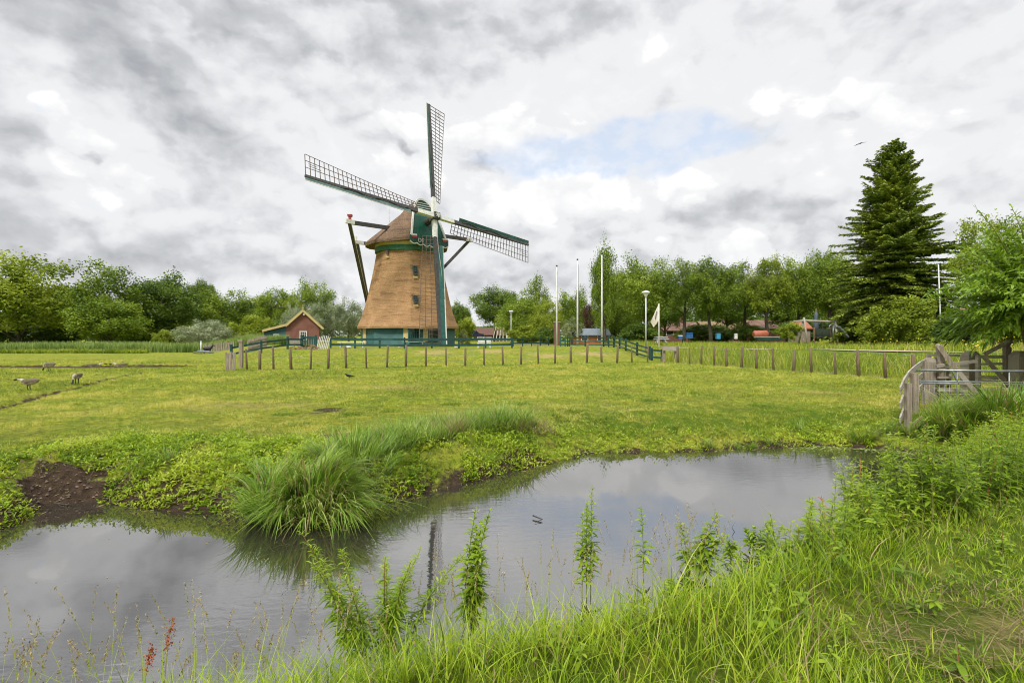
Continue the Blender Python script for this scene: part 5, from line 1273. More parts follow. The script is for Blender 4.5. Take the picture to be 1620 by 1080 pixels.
BL = [
 ('grey_willow_bush', 'spreading silvery grey bush above the far reeds', 322, 58, 506, 94, 'silverb', 552),
 ('round_bush', 'small round light green bush left of the silvery bush', 255, 62, 522, 30, 'bush', 548),
 ('dark_bush', 'dark undergrowth bush below the leftmost tree', 15, 68, 515, 110, 'bushd', 556), ('dark_bush', 'dark undergrowth bush between the first two left trees', 95, 70, 508, 90, 'bushd', 556),
 ('dark_bush', 'dark undergrowth bush left of the small round bush', 205, 72, 505, 90, 'bushd', 556), ('leafy_bush', 'mid green bush behind the silvery bush', 275, 72, 512, 70, 'bush', 556),
 ('leafy_bush', 'green bush between silvery bush and lean-to', 398, 74, 500, 60, 'bush', 556), ('leafy_bush', 'green bush behind the lean-to corner', 448, 78, 505, 60, 'bushd', 556),
 ('leafy_bush', 'yellow green small bush beside the mill thatch on the right', 735, 62, 503, 40, 'bush', 548), ('pale_shrub', 'pale round shrub behind the fence right of the mill base', 733, 56, 523, 18, 'pale', 548),
 ('leafy_bush', 'low bush right of the far street lamp', 835, 64, 515, 60, 'bush', 548), ('leafy_bush', 'low bush behind the brick pillar', 868, 60, 518, 44, 'bushd', 548),
 ('dark_hedge', 'dark clipped hedge under the tree row by the near lamp', 1012, 60, 512, 76, 'bushd', 548), ('dark_hedge', 'dark hedge under the park trees by the blue bin', 1120, 64, 513, 110, 'bushd', 545),
 ('dark_hedge', 'dark hedge left of the salmon tunnel', 1182, 60, 514, 60, 'bushd', 543), ('leafy_bush', 'light green bush left of the swing frame', 1248, 41, 511, 44, 'bush', 540),
 ('leafy_bush', 'shrub behind the swing frame foot of spruce', 1352, 48, 488, 50, 'bushd', 545), ('leafy_bush', 'mixed light green shrub below the right side of the spruce', 1432, 36, 470, 86, 'bush', 548),
 ('laurel_bush', 'dense rounded laurel bush in front of the brown roof', 1521, 31, 497, 86, 'bushd', 548), ('leafy_bush', 'bush between spruce foot and laurel', 1390, 38, 500, 80, 'bush', 548),
 ('leafy_bush', 'leafy bush behind the right wooden gate', 1590, 28, 500, 90, 'bush', 552), ('dark_hedge', 'dark hedge behind the play hut and parasol', 1275, 62, 508, 90, 'bushd', 545), ('leafy_bush', 'leafy bush at the swing right leg', 1335, 44, 512, 44, 'bush', 545)]
for i, t in enumerate(BL): tree(t[0], t[1], 'bush', t[2], t[3], t[4], t[5], t[6], t[7], trunk=False, seed=90+i)
def far_wood():
    rs = np.random.RandomState(31); n = 60000; x = rs.uniform(-150, 150, n); y = 104+rs.uniform(-4, 4, n)
    top = 4.2+2.2*fbm(x*.09, x*0+3)+2.0*fbm(x*.5, x*0+9); top = np.where((x < -2) & (x > -9), top*.6, top); z = top*np.sqrt(rs.rand(n)); k = (x < -26) | (x > -10)
    pos = np.stack([x, y, z], 1); V, Q = leaves(pos, rs.normal(size=(n, 3))+np.array([0, -.3, .4]), rs.uniform(.4, .8, n), rs, .6)
    tag(npmesh('distant_wood', V, Q, M['leaf_d'], None, np.clip(.42+.5*(fbm(x*.6, z*.8)-.5)+rs.normal(0, .12, n), 0, 1)), 'far off line of woodland closing the horizon behind the trees', 'wood', kind='stuff')
far_wood()
# medium tree with larger leaves between spruce and willow
tree('leafy_tree', 'rounded tree peeping out above and behind the pollard willow', 'tree', 1575, 27, 345, 120, 'oak2', 500, seed=140)

def spruce():
    rs = np.random.RandomState(5); Y = 42; x = (1413-CX)*Y/F; g0 = on(x, Y); H_ = P(0, 222, Y).z-g0.z; RB = 5.4
    root = empty('spruce_tree', g0, 0, 'tall pointed spruce with tiered dark branches towering on the right', 'tree')
    mb = MB(); mb.tube([(0, 0, -.2), (.05, 0, H_*.4), (0, 0, H_*.8), (0, 0, H_)], [.36, .24, .09, .02], 9)
    pos = []; nor = []; al = []; sz = []; tn = []
    z = 1.4
    while z < H_-.35:
        f = 1-z/H_; rad = RB*(f**.66)*(1.0 if z > 3 else .9); nbr = int(7+8*f)
        for k in range(nbr):
            a = rs.uniform(0, 2*math.pi); L = rad*rs.uniform(.56, 1.1)*(1.18 if rs.rand() < .12 else 1)*(1+.13*math.sin(2*a+z*.55)+.08*math.sin(3*a-z*1.3)); dz0 = rs.uniform(-.3, .3)
            rise = (.34*(1-f)+.06+rs.normal(0, .11))*L; droop = .40*f*L
            n = max(4, int(L/.13)); t = np.linspace(.12, 1, n)
            bx = np.cos(a)*t*L; by = np.sin(a)*t*L; bz = z+dz0+rise*t-droop*t*t*1.2+.28*L*np.maximum(t-.6, 0)**1.5
            if k % 2 == 0: mb.tube([(0, 0, z+dz0), (bx[n//2], by[n//2], bz[n//2]), (bx[-1], by[-1], bz[-1])], [.05*f+.012, .028*f+.008, .006], 4, cap=False)
            tl = rs.uniform(-.18, .18)
            for s_ in (-1, 1):
                tw = .52*L**.55*np.clip((1.12-t)*1.5, .18, 1)*rs.uniform(.7, 1.15, n)*.75
                ang_ = a+s_*rs.uniform(.7, 1.1, n)
                for q in (.2, .5, .75, 1.0):
                    ex = bx+np.cos(ang_)*tw*q; ey = by+np.sin(ang_)*tw*q; ez = bz-.12*tw*q-rs.uniform(0, .06, n)
                    pos.append(np.stack([ex, ey, ez], 1)); al.append(np.stack([np.cos(ang_), np.sin(ang_), rs.uniform(-.35, .15, n)], 1))
                    nor.append(np.stack([rs.normal(0, .6, n), rs.normal(0, .6, n), np.ones(n)], 1)); sz.append(rs.uniform(.22, .42, n)*(.75+.4*f)); tn.append(np.clip(.36+tl+rs.normal(0, .12, n)+.35*(t-.5)*q, 0, 1))
            pos.append(np.stack([bx, by, bz+.02], 1)); al.append(np.tile([np.cos(a), np.sin(a), .1], (n, 1))); nor.append(np.tile([0, 0, 1.], (n, 1))+rs.normal(0, .4, (n, 3))); sz.append(np.full(n, .34)); tn.append(np.clip(.42+tl+.3*t, 0, 1))
        z += .13+.10*f
    pos = np.concatenate(pos); V, Q = leaves(pos, np.concatenate(nor), np.concatenate(sz), rs, .34, np.concatenate(al))
    npmesh('crown', V, Q, M['needle'], root, np.concatenate(tn)); mb.build('trunk', M['bark'], root)
spruce()

def pollard():
    rs = np.random.RandomState(8); Y = 12.8; x = (1668-CX)*Y/F; g0 = on(x, Y); hz = P(0, 488, Y).z-g0.z
    root = empty('pollard_willow', g0, 0, 'pollard willow with thick reddish knobbly trunk and long fresh leaves at the right edge', 'tree')
    mb = MB(); k_ = .55
    mb.tube([(0, 0, -.2), (-.05, 0, hz*.35), (-.1, 0, hz*.7), (-.05, 0, hz), (0, 0, hz+.35)], [.42, .40, .50, .62, .35], 16)
    r = random.Random(3)
    for i in range(60):
        a = r.uniform(0, 6.28); zz = hz+r.uniform(-.45, .4); q = Vector((math.cos(a)*.5, math.sin(a)*.5, zz)); mb.tube([q*.9+Vector((0, 0, zz*.1)), q+Vector((math.cos(a)*.18, math.sin(a)*.18, .05))], [.10, .05], 6)
    mb.build('trunk', M['bark_red'], root)
    st = MB(); LV = Acc()
    for i in range(380):
        a = rs.uniform(0, 2*math.pi); e = rs.uniform(-.25, 1.35); L = rs.uniform(1.2, 2.35)*(1 if e > .3 else .85); c0 = np.array([math.cos(a)*.45, math.sin(a)*.45, hz+rs.uniform(-.25, .35)])
        d = np.array([math.cos(a)*math.cos(e), math.sin(a)*math.cos(e), math.sin(e)]); n = 26; t = np.linspace(.18, 1, n)
        sag = .28*L*(1-math.sin(max(e, 0)))+.12
        pts = c0+d*(t*L)[:, None]; pts[:, 2] -= sag*t*t
        st.tube([c0-d*.1, c0+d*L*.5-np.array([0, 0, sag*.25]), pts[-1]], [.018, .012, .004], 4, cap=False)
        m = n*2; pp = np.repeat(pts, 2, 0)+rs.normal(0, .015, (m, 3)); phi = rs.uniform(0, 2*math.pi, m)
        o1 = np.cross(d, [0, 0, 1.]); o1 /= np.linalg.norm(o1)+1e-6; o2 = np.cross(o1, d)
        dv = nrm(d*.75+(np.cos(phi)[:, None]*o1+np.sin(phi)[:, None]*o2)*.8+np.array([0, 0, .05])); sv = nrm(np.cross(dv, rs.normal(size=(m, 3))*.4+np.array([0, 0, 1.])))
        V, Q = lance(pp, dv, sv, rs.uniform(.15, .27, m), rs.uniform(.042, .062, m), .35, rs, 3)
        LV.add(V, Q, np.repeat(np.clip(rs.normal(.48, .16, m)+.15*(np.repeat(t, 2)-.5), 0, 1), 3))
    LV.build('crown', M['willow'], root); st.build('shoots', M['stem'], root)
    # two long shoots reaching up at the top
    for (px, py) in ((1545, 330), (1600, 326), (1618, 345)):
        q = P(px, py, Y-.3)-g0; b0 = Vector((q.x*.55, q.y*.5, hz+1.2)); d = (q-b0); n = 16; t = np.linspace(.1, 1, n); S = MB(); S.tube([b0, b0+d*.5+Vector((0, 0, .12)), q], [.02, .013, .005], 5); sh = S.build('long_shoot', M['stem'], root)
        pts = np.array([tuple(b0+d*float(k)+Vector((0, 0, .12*4*float(k)*(1-float(k))))) for k in t]); pp = np.repeat(pts, 2, 0); m = 2*n; dn = np.array(d.normalized())
        dv = nrm(dn*.8+rs.normal(size=(m, 3))*.55+np.array([0, 0, .15])); sv = nrm(np.cross(dv, rs.normal(size=(m, 3)))); V, Q = lance(pp, dv, sv, rs.uniform(.12, .22, m), rs.uniform(.025, .04, m), .3, rs, 3)
        npmesh('leaves', V, Q, M['willow'], sh, np.repeat(rs.uniform(.4, .8, m), 3))
pollard()

# ------------------------------------------------------------------ grass, reeds and herbs
RS = np.random.RandomState(21)
def ground_pts(n, x0, x1, y0, y1, keep, dens=None):
    x = RS.uniform(x0, x1, n); y = RS.uniform(y0, y1, n); sd = pond_sd(x, y); k = keep(x, y, sd); x, y, sd = x[k], y[k], sd[k]
    return x, y, gh(x, y, sd), sd
def farside(x, y): return y > 1.2+np.interp(x, [-20, -3, 1, 3, 5, 9], [3, 3.5, 4.8, 6.2, 8.4, 9.8])
def clampy(x, y, s=1.3): return fbm(x*s+31, y*s+7, 4)
# grazed meadow: short blades, density falling off with distance
def meadow():
    n = 620000; u = RS.rand(n); Y = 6.0*(34/6.0)**u; X = (RS.rand(n)*2-1)*Y*1.08; sd = pond_sd(X, Y)
    k = (sd > .25) & farside(X, Y) & (dike(X, Y) < .2)
    nz = clampy(X, Y, 1.6)
    d1, d2 = ditch(X, Y); k &= (d1 > .20) & (d2 > .30)
    md = np.hypot((X-wp(95, 752, 0)[0])/1.1, (Y-wp(95, 752, 0)[1])/.9); k &= (md > .9) | (RS.rand(n) < .04)
    k &= RS.rand(n) < (.25+1.5*np.clip(nz-.3, 0, 1))
    X, Y, sd, nz = X[k], Y[k], sd[k], nz[k]; Z = gh(X, Y, sd); m = len(X)
    h = (.022+.045*RS.rand(m)**2)*(1+.9*np.clip((nz-.5)*4, 0, 1))*np.clip(Y/12, .75, 1.6); w = .011*np.clip(Y/9, .8, 4)*RS.uniform(.7, 1.5, m)
    V, Q, A = blades(np.stack([X, Y, Z-.005], 1), h, RS.uniform(0, 6.28, m), RS.uniform(0, .6, m), RS.uniform(.0, .8, m), RS.uniform(0, .3, m), w, RS, 1)
    big = fbm(X*.33+3, Y*.33, 3); cl = clampy(X, Y*1.6, 5.5); h *= 1+1.1*np.clip((cl-.5)*5, 0, 1); t = np.clip(.50+1.3*(big-.5)+1.1*(nz-.5)-1.9*(cl-.49)+RS.normal(0, .13, m), 0, 1); t = np.where(RS.rand(m) < .05, 1.0, t)
    o = npmesh('meadow_grass', V, Q, M['grass_f'], None, t, None, A); tag(o, 'short grazed yellow green grass covering the meadow', 'grass', kind='stuff')
meadow()
def herbrug():
    """low leafy growth on the far bank between mud and meadow"""
    n = 110000; x = RS.uniform(-13, 8.5, n); y = RS.uniform(5.3, 12.5, n); sd = pond_sd(x, y); X0 = np.interp(x, [-13, -5, -1, 1, 5, 8.5], [1.7, 1.9, 1.7, 1.0, .8, .9])
    nz = clampy(x, y, 1.9); k = (sd > .02) & (sd < X0*(.6+.9*nz)) & farside(x, y) & (nz > .38) & (RS.rand(n) < np.interp(x, [-13, -.5, 1.2, 5.5, 7], [1, 1, .22, .22, .8]))
    mx, my = wp(100, 752, -.15); k &= (np.hypot((x-mx)/.7, (y-my)/.65)+2*(clampy(x, y, 3.3)-.5) > .8)
    x, y, sd = x[k], y[k], sd[k]; z = gh(x, y, sd); m = len(x); k_ = 4; rr = np.repeat(np.arange(m), k_); M_ = m*k_
    a = RS.uniform(0, 6.28, M_); e = RS.uniform(.2, 1.2, M_); dv = np.stack([np.cos(a)*np.cos(e), np.sin(a)*np.cos(e), np.sin(e)], 1); hh = (RS.rand(m)**1.5*.17)*(.4+1.2*clampy(x, y, .9))
    root = np.stack([x, y, z], 1)[rr]+RS.normal(0, .02, (M_, 3)); root[:, 2] = np.stack([x, y, z], 1)[rr][:, 2]+hh[rr]*RS.rand(M_)
    sv = nrm(np.cross(dv, RS.normal(size=(M_, 3))*.3+np.array([0, 0, 1.]))); V, Q = lance(root, dv, sv, RS.uniform(.035, .09, M_), RS.uniform(.012, .028, M_), .3, RS, 2)
    t = np.clip(.64+1.1*(clampy(x, y, 3)-.5), 0, 1)[rr]+RS.normal(0, .15, M_)
    tag(npmesh('bank_herbs', V, Q, M['herb'], None, np.repeat(np.clip(t, 0, 1), 2)), 'low bright green leafy growth on the far bank', 'plants', kind='stuff')
herbrug()
def patch_blades(name, label, roots_xy, h, w, mat, lean=(0, .5), bend=(.1, .7), droop=(.0, .4), seg=3, tint=(.5, .18), az=None, straw=0.0, sink=.02, cat='grass', kind='stuff', parent=None):
    x, y = roots_xy; m = len(x); z = gh(x, y); hh = h if np.ndim(h) else np.full(m, h); hh = hh*RS.uniform(.55, 1.15, m)
    a = RS.uniform(0, 6.28, m) if az is None else az+RS.normal(0, .6, m)
    V, Q, A = blades(np.stack([x, y, z-sink], 1), hh, a, RS.uniform(*lean, m), RS.uniform(*bend, m), RS.uniform(*droop, m), w*RS.uniform(.6, 1.4, m), RS, seg)
    t = np.clip(RS.normal(tint[0], tint[1], m), 0, 1)
    mats = [M[mat], M['straw']]; mi = np.repeat((RS.rand(m) < straw).astype(int), seg)
    # repeat order of Q is segment-major per blade set
    mi = np.tile((RS.rand(m) < straw).astype(int)[:, None], (1, seg)).reshape(-1) if False else mi
    o = npmesh(name, V, Q, mats, parent, np.repeat(t, seg), mi, A)
    if parent is None: tag(o, label, cat, kind=kind)
    return o
# big drooping tussock at the water's edge
def tussock(name, label, px, py, Y, rx, ry, n, h, w, az0=None, kind=None, st=.06, zc=None, seed=1, dr=(.35, .85)):
    rs = np.random.RandomState(seed); x0 = (px-CX)*Y/F; a = rs.uniform(0, 6.28, n); r = np.sqrt(rs.rand(n)); nc = max(5, n//32); ci = rs.randint(0, nc, n); ca = rs.uniform(0, 6.28, nc); cr_ = np.sqrt(rs.rand(nc)); a = ca[ci]; r = cr_[ci]; x = x0+np.cos(a)*r*rx+rs.normal(0, .035, n); y = Y+np.sin(a)*r*ry+rs.normal(0, .03, n)
    ch = rs.uniform(.7, 1.12, nc)[ci]; cz_ = rs.normal(0, .45, nc)[ci]; ct = rs.normal(0, .1, nc)[ci]
    z = np.maximum(gh(x, y), WZ+.0)+.12*(1-r)*h
    out = np.arctan2(np.sin(a)*ry, np.cos(a)*rx)+rs.normal(0, .65, n)+cz_
    if az0 is not None: out = out*.45+az0*.55
    hh = h*ch*rs.uniform(.5, 1.15, n)
    V, Q, A = blades(np.stack([x, y, z-.03], 1), hh, out, .05+.28*r*rs.uniform(.3, 1.2, n), rs.uniform(.2, .85, n)*(.4+.6*r), rs.uniform(*dr, n)*(.35+.75*r), w*rs.uniform(.6, 1.3, n), rs, 6)
    mi = np.repeat((rs.rand(n) < st*1.6).astype(int), 6); t = np.repeat(np.clip(rs.normal(.5, .17, n)+ct, 0, 1), 6)
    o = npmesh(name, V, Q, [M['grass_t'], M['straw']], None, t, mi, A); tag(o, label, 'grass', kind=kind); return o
tussock('drooping_sedge_tussock', 'large drooping sedge tussock hanging over the water, left of centre', 505, 0, 6.2, .50, .34, 1900, .80, .015, az0=-R(45), seed=1, dr=(.45, 1.0), st=.09)
tussock('drooping_sedge_tussock', 'upright left half of the big sedge clump at the water edge', 425, 0, 6.25, .30, .28, 1000, .62, .014, seed=2, dr=(.2, .6))
tussock('drooping_sedge_tussock', 'lower sedge clump behind the large drooping one', 560, 0, 7.2, .5, .4, 1100, .58, .012, seed=3, dr=(.2, .6))
def seeded_ellipse(px, Y, rx, ry, n, rot=0):
    x0 = (px-CX)*Y/F; a = RS.uniform(0, 6.28, n); r = np.sqrt(RS.rand(n)); u = np.cos(a)*r*rx; v = np.sin(a)*r*ry; return x0+u*math.cos(rot)-v*math.sin(rot), Y+u*math.sin(rot)+v*math.cos(rot)
def bankstrip():
    """grass fringe from the tussock along the bank towards the right"""
    P_ = [(610, 8.2, .45), (650, 8.4, .45), (690, 8.9, .45), (730, 9.3, .5), (770, 9.7, .5), (810, 10.1, .45)]
    xs = []; ys = []; hs = []
    for px, Y, r in P_:
        x, y = seeded_ellipse(px, Y, r*1.0, .55, 900, .3); xs.append(x); ys.append(y); hs.append(np.full(900, .43 if px < 700 else .46))
    x = np.concatenate(xs); y = np.concatenate(ys); h = np.concatenate(hs); sd = pond_sd(x, y); k = sd > -.02
    patch_blades('bank_grass_fringe', 'upright mixed grass fringe along the far bank right of the tussock', (x[k], y[k]), h[k], .011, 'grass_t', droop=(.0, .5), tint=(.58, .2), straw=.10, seg=4)
    x, y = seeded_ellipse(835, 9.9, .55, .35, 700, .3); k = pond_sd(x, y) > 0
    patch_blades('dry_stalk_clump', 'pale brown dead stalks at the water edge right of the fringe', (x[k], y[k]), .32, .008, 'straw', droop=(.1, .8), straw=1, lean=(.2, .9))
    x, y = seeded_ellipse(712, 8.75, .25, .2, 260); k = pond_sd(x, y) > 0
    patch_blades('dry_stalk_clump', 'pale dead reed stalks within the bank fringe', (x[k], y[k]), .5, .009, 'straw', straw=1)
bankstrip()
for i, (px, Y, n, h, lab) in enumerate([(1118, 9.95, 150, .22, 'small rushy tuft at the far water edge, left of a row of tufts'), (1162, 10.05, 120, .16, 'low brownish tuft at the far water edge'), (1190, 10.05, 160, .2, 'rushy tuft in the middle of the far water edge'), (1222, 10.2, 130, .2, 'bright tuft at the far water edge right of the rushy one'),
        (1265, 10.9, 60, .42, 'lone pale broad bladed tuft standing above the far bank'), (1362, 10.4, 420, .42, 'bright green clump at the right end of the far bank'), (1405, 10.5, 420, .40, 'second bright clump below the curved fence'),
        (268, 7.15, 90, .3, 'few thin blades poking up on the left bank')]):
    tussock('grass_tuft', lab, px, 0, Y, .10+.03*(n > 200)*5, .08+.05*(n > 200), n, h, .009, seed=20+i, st=.1, dr=(.0, .5))
# reeds under the gates
tussock('gate_reed_clump', 'tall arching reed grass in front of the steel gate, left part', 1505, 0, 10.1, .75, .4, 1500, .98, .020, seed=41, st=.12, dr=(.2, .6), az0=-R(150))
tussock('gate_reed_clump', 'tall arching reed grass in front of the steel gate, right part', 1590, 0, 10.2, .9, .45, 1700, 1.1, .021, seed=42, st=.12, dr=(.2, .6))
tussock('gate_reed_clump', 'arching reed grass at the right edge of the view', 1650, 0, 9.6, .8, .5, 1200, 1.0, .020, seed=43, st=.08, dr=(.2, .6))
tussock('gate_reed_clump', 'low sedge below the curved plank fence', 1452, 0, 10.2, .3, .25, 700, .42, .011, seed=44, st=.12, dr=(.2, .7))
# long grass on the dike at the right
def dikegrass():
    n = 130000; y = RS.uniform(15, 56, n); x = RS.uniform(8, 60, n); s_ = dike(x, y)
    k = (s_ > .25) & (x < y*1.12) & (RS.rand(n) < np.where(s_ < 5, 1, .55)); 
    pp = np.array([(26, 15.5), (22.0, 19.5), (18.9, 24.2), (17.4, 28.5), (16.2, 33), (14.9, 39), (13.2, 46), (9., 53.5)])
    d = np.full(n, 1e9)
    for a, b in zip(pp[:-1], pp[1:]):
        e = b-a; t = np.clip(((x-a[0])*e[0]+(y-a[1])*e[1])/(e@e), 0, 1); d = np.minimum(d, np.hypot(x-a[0]-t*e[0], y-a[1]-t*e[1]))
    k &= d > 1.25
    k &= ~((d < 3.2) & (s_ > 2.5) & (y < 34) & (RS.rand(n) < .6))
    x, y, s_, d = x[k], y[k], s_[k], d[k]; h = .55+.35*fbm(x*.6, y*.6); h = np.where(s_ < 4.2, h*.9, h*.75); h = np.where(d < 2.0, h*.35, h)
    patch_blades('dike_long_grass', 'tall seeding grass on the bank behind the netted fence', (x, y), h, .028, 'grass_f', seg=2, droop=(0, .3), bend=(0, .4), tint=(.50, .2), straw=.07)
dikegrass()
def farreeds():
    n = 26000; x = RS.uniform(-52, -24, n); y = 53+RS.uniform(-1.2, 1.4, n)+.06*(x+40); h = .95+.35*fbm(x*.5, y*.5)
    patch_blades('far_reeds', 'band of pale green reeds beyond the meadow on the left', (x, y), h, .06, 'reed', seg=2, droop=(0, .2), bend=(0, .25), lean=(0, .2), cat='reeds')
    n = 9000; x = RS.uniform(-60, -36, n); y = 50+RS.uniform(-.8, 1., n)+.03*(x+40); patch_blades('edge_nettles', 'low green growth along the foot of the far left trees', (x, y), .5, .07, 'grass_f', seg=2, cat='plants', tint=(.3, .2))
    x, y = seeded_ellipse(383, 60, 2.8, 1.2, 6000); patch_blades('reed_mound', 'dome of feathery pale reeds behind the picket fence', (x, y), 1.3, .05, 'reed', seg=2, straw=.2, cat='reeds')
    n = 22000; x = RS.uniform(-14, 9.5, n); y = RS.uniform(39, 47, n); k = RS.rand(n) < clampy(x, y, .8)
    patch_blades('mound_grass', 'short grass on the mill mound', (x[k], y[k]), .08, .03, 'grass_f', seg=1)
    t = RS.rand(9000); x = WFL[0]+(WFR[0]-WFL[0])*t; y = WFL[1]+(WFR[1]-WFL[1])*t+RS.normal(0, .12, 9000)
    patch_blades('fence_foot_grass', 'slightly taller darker grass along the foot of the wire fence', (x, y), .10, .018, 'grass_t', seg=1)
farreeds()
n = 60000; x = RS.uniform(-13, 8.5, n); y = RS.uniform(5.3, 13, n); sd = pond_sd(x, y); k = (sd > .0) & (sd < 2.2) & farside(x, y) & (clampy(x, y, 2.3) > .42)
mx, my = wp(100, 752, -.15); k &= (np.hypot((x-mx)/.8, (y-my)/.75)+2*(clampy(x, y, 3.3)-.5) > .9)
patch_blades('bank_short_grass', 'short mossy grass between the herbs of the far bank', (x[k], y[k]), .08+.09*clampy(x[k], y[k], 1.7), .011, 'grass_f', seg=2, tint=(.45, .2), bend=(.1, .9), droop=(.1, .6))
# weedy clumps dotted over the meadow
x = []; y = []
for (px, py) in [(527, 680), (470, 672), (383, 680), (556, 655), (700, 668), (885, 658), (950, 660), (912, 650), (983, 625), (1030, 634), (712, 640), (240, 600), (55, 600), (90, 604), (620, 650), (1060, 662), (820, 640), (380, 585), (398, 583), (150, 560), (770, 655), (450, 655), (1200, 640), (1100, 620), (880, 583)]:
    X_, Y_ = wp(px, py, 0); a, b = seeded_ellipse(px, Y_, .10+.014*Y_, .07+.012*Y_, 260); x.append(a); y.append(b)
patch_blades('meadow_weed_patches', 'darker green weedy patches dotted over the grazed meadow', (np.concatenate(x), np.concatenate(y)), .10, .016, 'herb', seg=2, tint=(.3, .15), cat='plants', bend=(.2, 1.), droop=(.1, .7))
# near bank grass
def neargrass():
    n = 150000; x = RS.uniform(-3.6, 10, n); y = RS.uniform(1.9, 10.5, n); sd = pond_sd(x, y)
    k = (sd > -.04) & (~farside(x, y)) & (np.abs(x) < y*1.15+.3) & (RS.rand(n) < np.clip(3.2/np.maximum(y-.3, 1), .25, 1)*.95)
    mx, my = (2.85, 2.95); dd = np.hypot((x-mx)/.65, (y-my)/.25); k &= (dd > 1.05+.5*(clampy(x, y, 3)-.5)) | (RS.rand(n) < .12)
    x, y, sd = x[k], y[k], sd[k]; c = clampy(x, y, 1.4)
    trod = sstep(.6, 2.4, x)*(1-sstep(.5, 1.6, sd-.45)*0)*sstep(.45, 1.3, sd)
    h = (.12+.36*c)*(1-.5*trod)*(1+.6*(RS.rand(len(x)) < .06))*(1-.72*sstep(5.3, 6.2, y))
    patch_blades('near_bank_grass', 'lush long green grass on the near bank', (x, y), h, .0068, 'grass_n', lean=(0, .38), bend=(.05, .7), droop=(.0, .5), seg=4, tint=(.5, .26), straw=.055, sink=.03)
    m = 2300; x = RS.uniform(1.6, 4.5, m); y = RS.uniform(2.3, 3.9, m); k = (pond_sd(x, y) > .5) & (np.hypot((x-2.95)/.9, (y-2.98)/.4) < 1+RS.rand(m)*.7); x, y = x[k], y[k]
    patch_blades('dead_grass_litter', 'flattened straw coloured grass litter on the near bank', (x, y), .2, .005, 'straw', lean=(.6, 1.6), bend=(0, .6), droop=(.4, .95), straw=1, seg=3)
neargrass()
def seedheads():
    """wispy flowering grasses over the water at the bottom"""
    n = 260; t = RS.rand(n); x = -3.7+5.6*t; y = np.interp(x, [-3.7, -1.5, 0, 1.5, 2], [2.75, 3.0, 3.75, 4.45, 4.7])+RS.uniform(-.35, .25, n); z = gh(x, y); h = RS.uniform(.35, .75, n); a = RS.uniform(0, 6.28, n)
    z = np.maximum(z, WZ)
    acc = Acc(); l, b, d = RS.uniform(0, .15, n), RS.uniform(.05, .3, n), RS.uniform(0, .1, n)
    V, Q, A = blades(np.stack([x, y, z], 1), h, a, l, b, d, np.full(n, .0035), RS, 5); acc.add(V, Q, .8, 0, A)
    for j in range(14):
        q = .72+.28*j/13; dd = np.stack([np.cos(a), np.sin(a), 0*a], 1); c = np.stack([x, y, z], 1)+dd*(h*(l*q+b*q*q))[:, None]; c[:, 2] += h*(q-d*q*q)
        for _ in range(2):
            V, Q = leaves(c+RS.normal(0, .004, (n, 3)), RS.normal(size=(n, 3)), RS.uniform(.012, .024, n), RS, .35, nrm(RS.normal(size=(n, 3))*.5+np.array([0, 0, 1.2]))); acc.add(V, Q, RS.uniform(0.2, 1, n), 1)
    tag(acc.build('seeding_grass', [M['grass_n'], M['straw']]), 'wispy seeding grass stems in front of the water', 'grass', kind='stuff')
    n = 1500; x = RS.uniform(-3.9, .2, n); y = np.interp(x, [-3.9, -1.5, 0, 1.5], [2.6, 2.85, 3.6, 4.3])+RS.uniform(-.3, .1, n)
    patch_blades('edge_grass', 'sparse bright blades along the bottom edge of the water', (x, np.maximum(y, 2.2)), .42, .006, 'grass_n', seg=4, lean=(0, .4))
seedheads()
def herb_stem(acc, x, y, z, h, rs, nl, L=(.07, .12), W=(.013, .02), lean=(0, 0), mi=0, smi=1, spread=.9, top=.5):
    n = 6; t = np.linspace(0, 1, n); b = rs.uniform(-.18, .18, 2)+np.array(lean); ax = np.stack([x+b[0]*t*t*h, y+b[1]*t*t*h, z+h*t], 1)
    r0 = .0055*(.6+.5*h)
    for s_ in (0, 1):
        a = s_*math.pi/2+rs.uniform(0, 1); sv = np.array([math.cos(a), math.sin(a), 0])*r0; V = np.stack([np.stack([ax[i]-sv*(1-.7*t[i]), ax[i]+sv*(1-.7*t[i])]) for i in range(n)]).reshape(-1, 3)
        Q = np.array([(2*i, 2*i+1, 2*i+3, 2*i+2) for i in range(n-1)]); acc.add(V, Q, .5, smi)
    q = np.sort(rs.uniform(.12, 1.0, nl))**.8; k = np.clip((q*(n-1)).astype(int), 0, n-2); f = q*(n-1)-k; p = ax[k]*(1-f)[:, None]+ax[k+1]*f[:, None]
    a = np.arange(nl)*2.4+rs.uniform(0, 6, 1); e = .15+spread*(q-.2)*.9+rs.normal(0, .15, nl); dv = np.stack([np.cos(a)*np.cos(e), np.sin(a)*np.cos(e), np.sin(e)], 1)
    sv = nrm(np.cross(dv, np.array([0, 0, 1.])+rs.normal(size=(nl, 3))*.25)); ll = rs.uniform(*L, nl)*(1-.55*np.clip((q-top)/(1-top), 0, 1))*(.6+.8*np.minimum(q*2.2, 1)*.5)
    V, Q = lance(p, dv, sv, ll, ll*rs.uniform(W[0]/L[0], W[1]/L[1]*1.1, nl), .45, rs, 3); acc.add(V, Q, np.repeat(np.clip(rs.normal(.46, .14, nl)+.3*(q-.5), 0, 1), 3), mi)
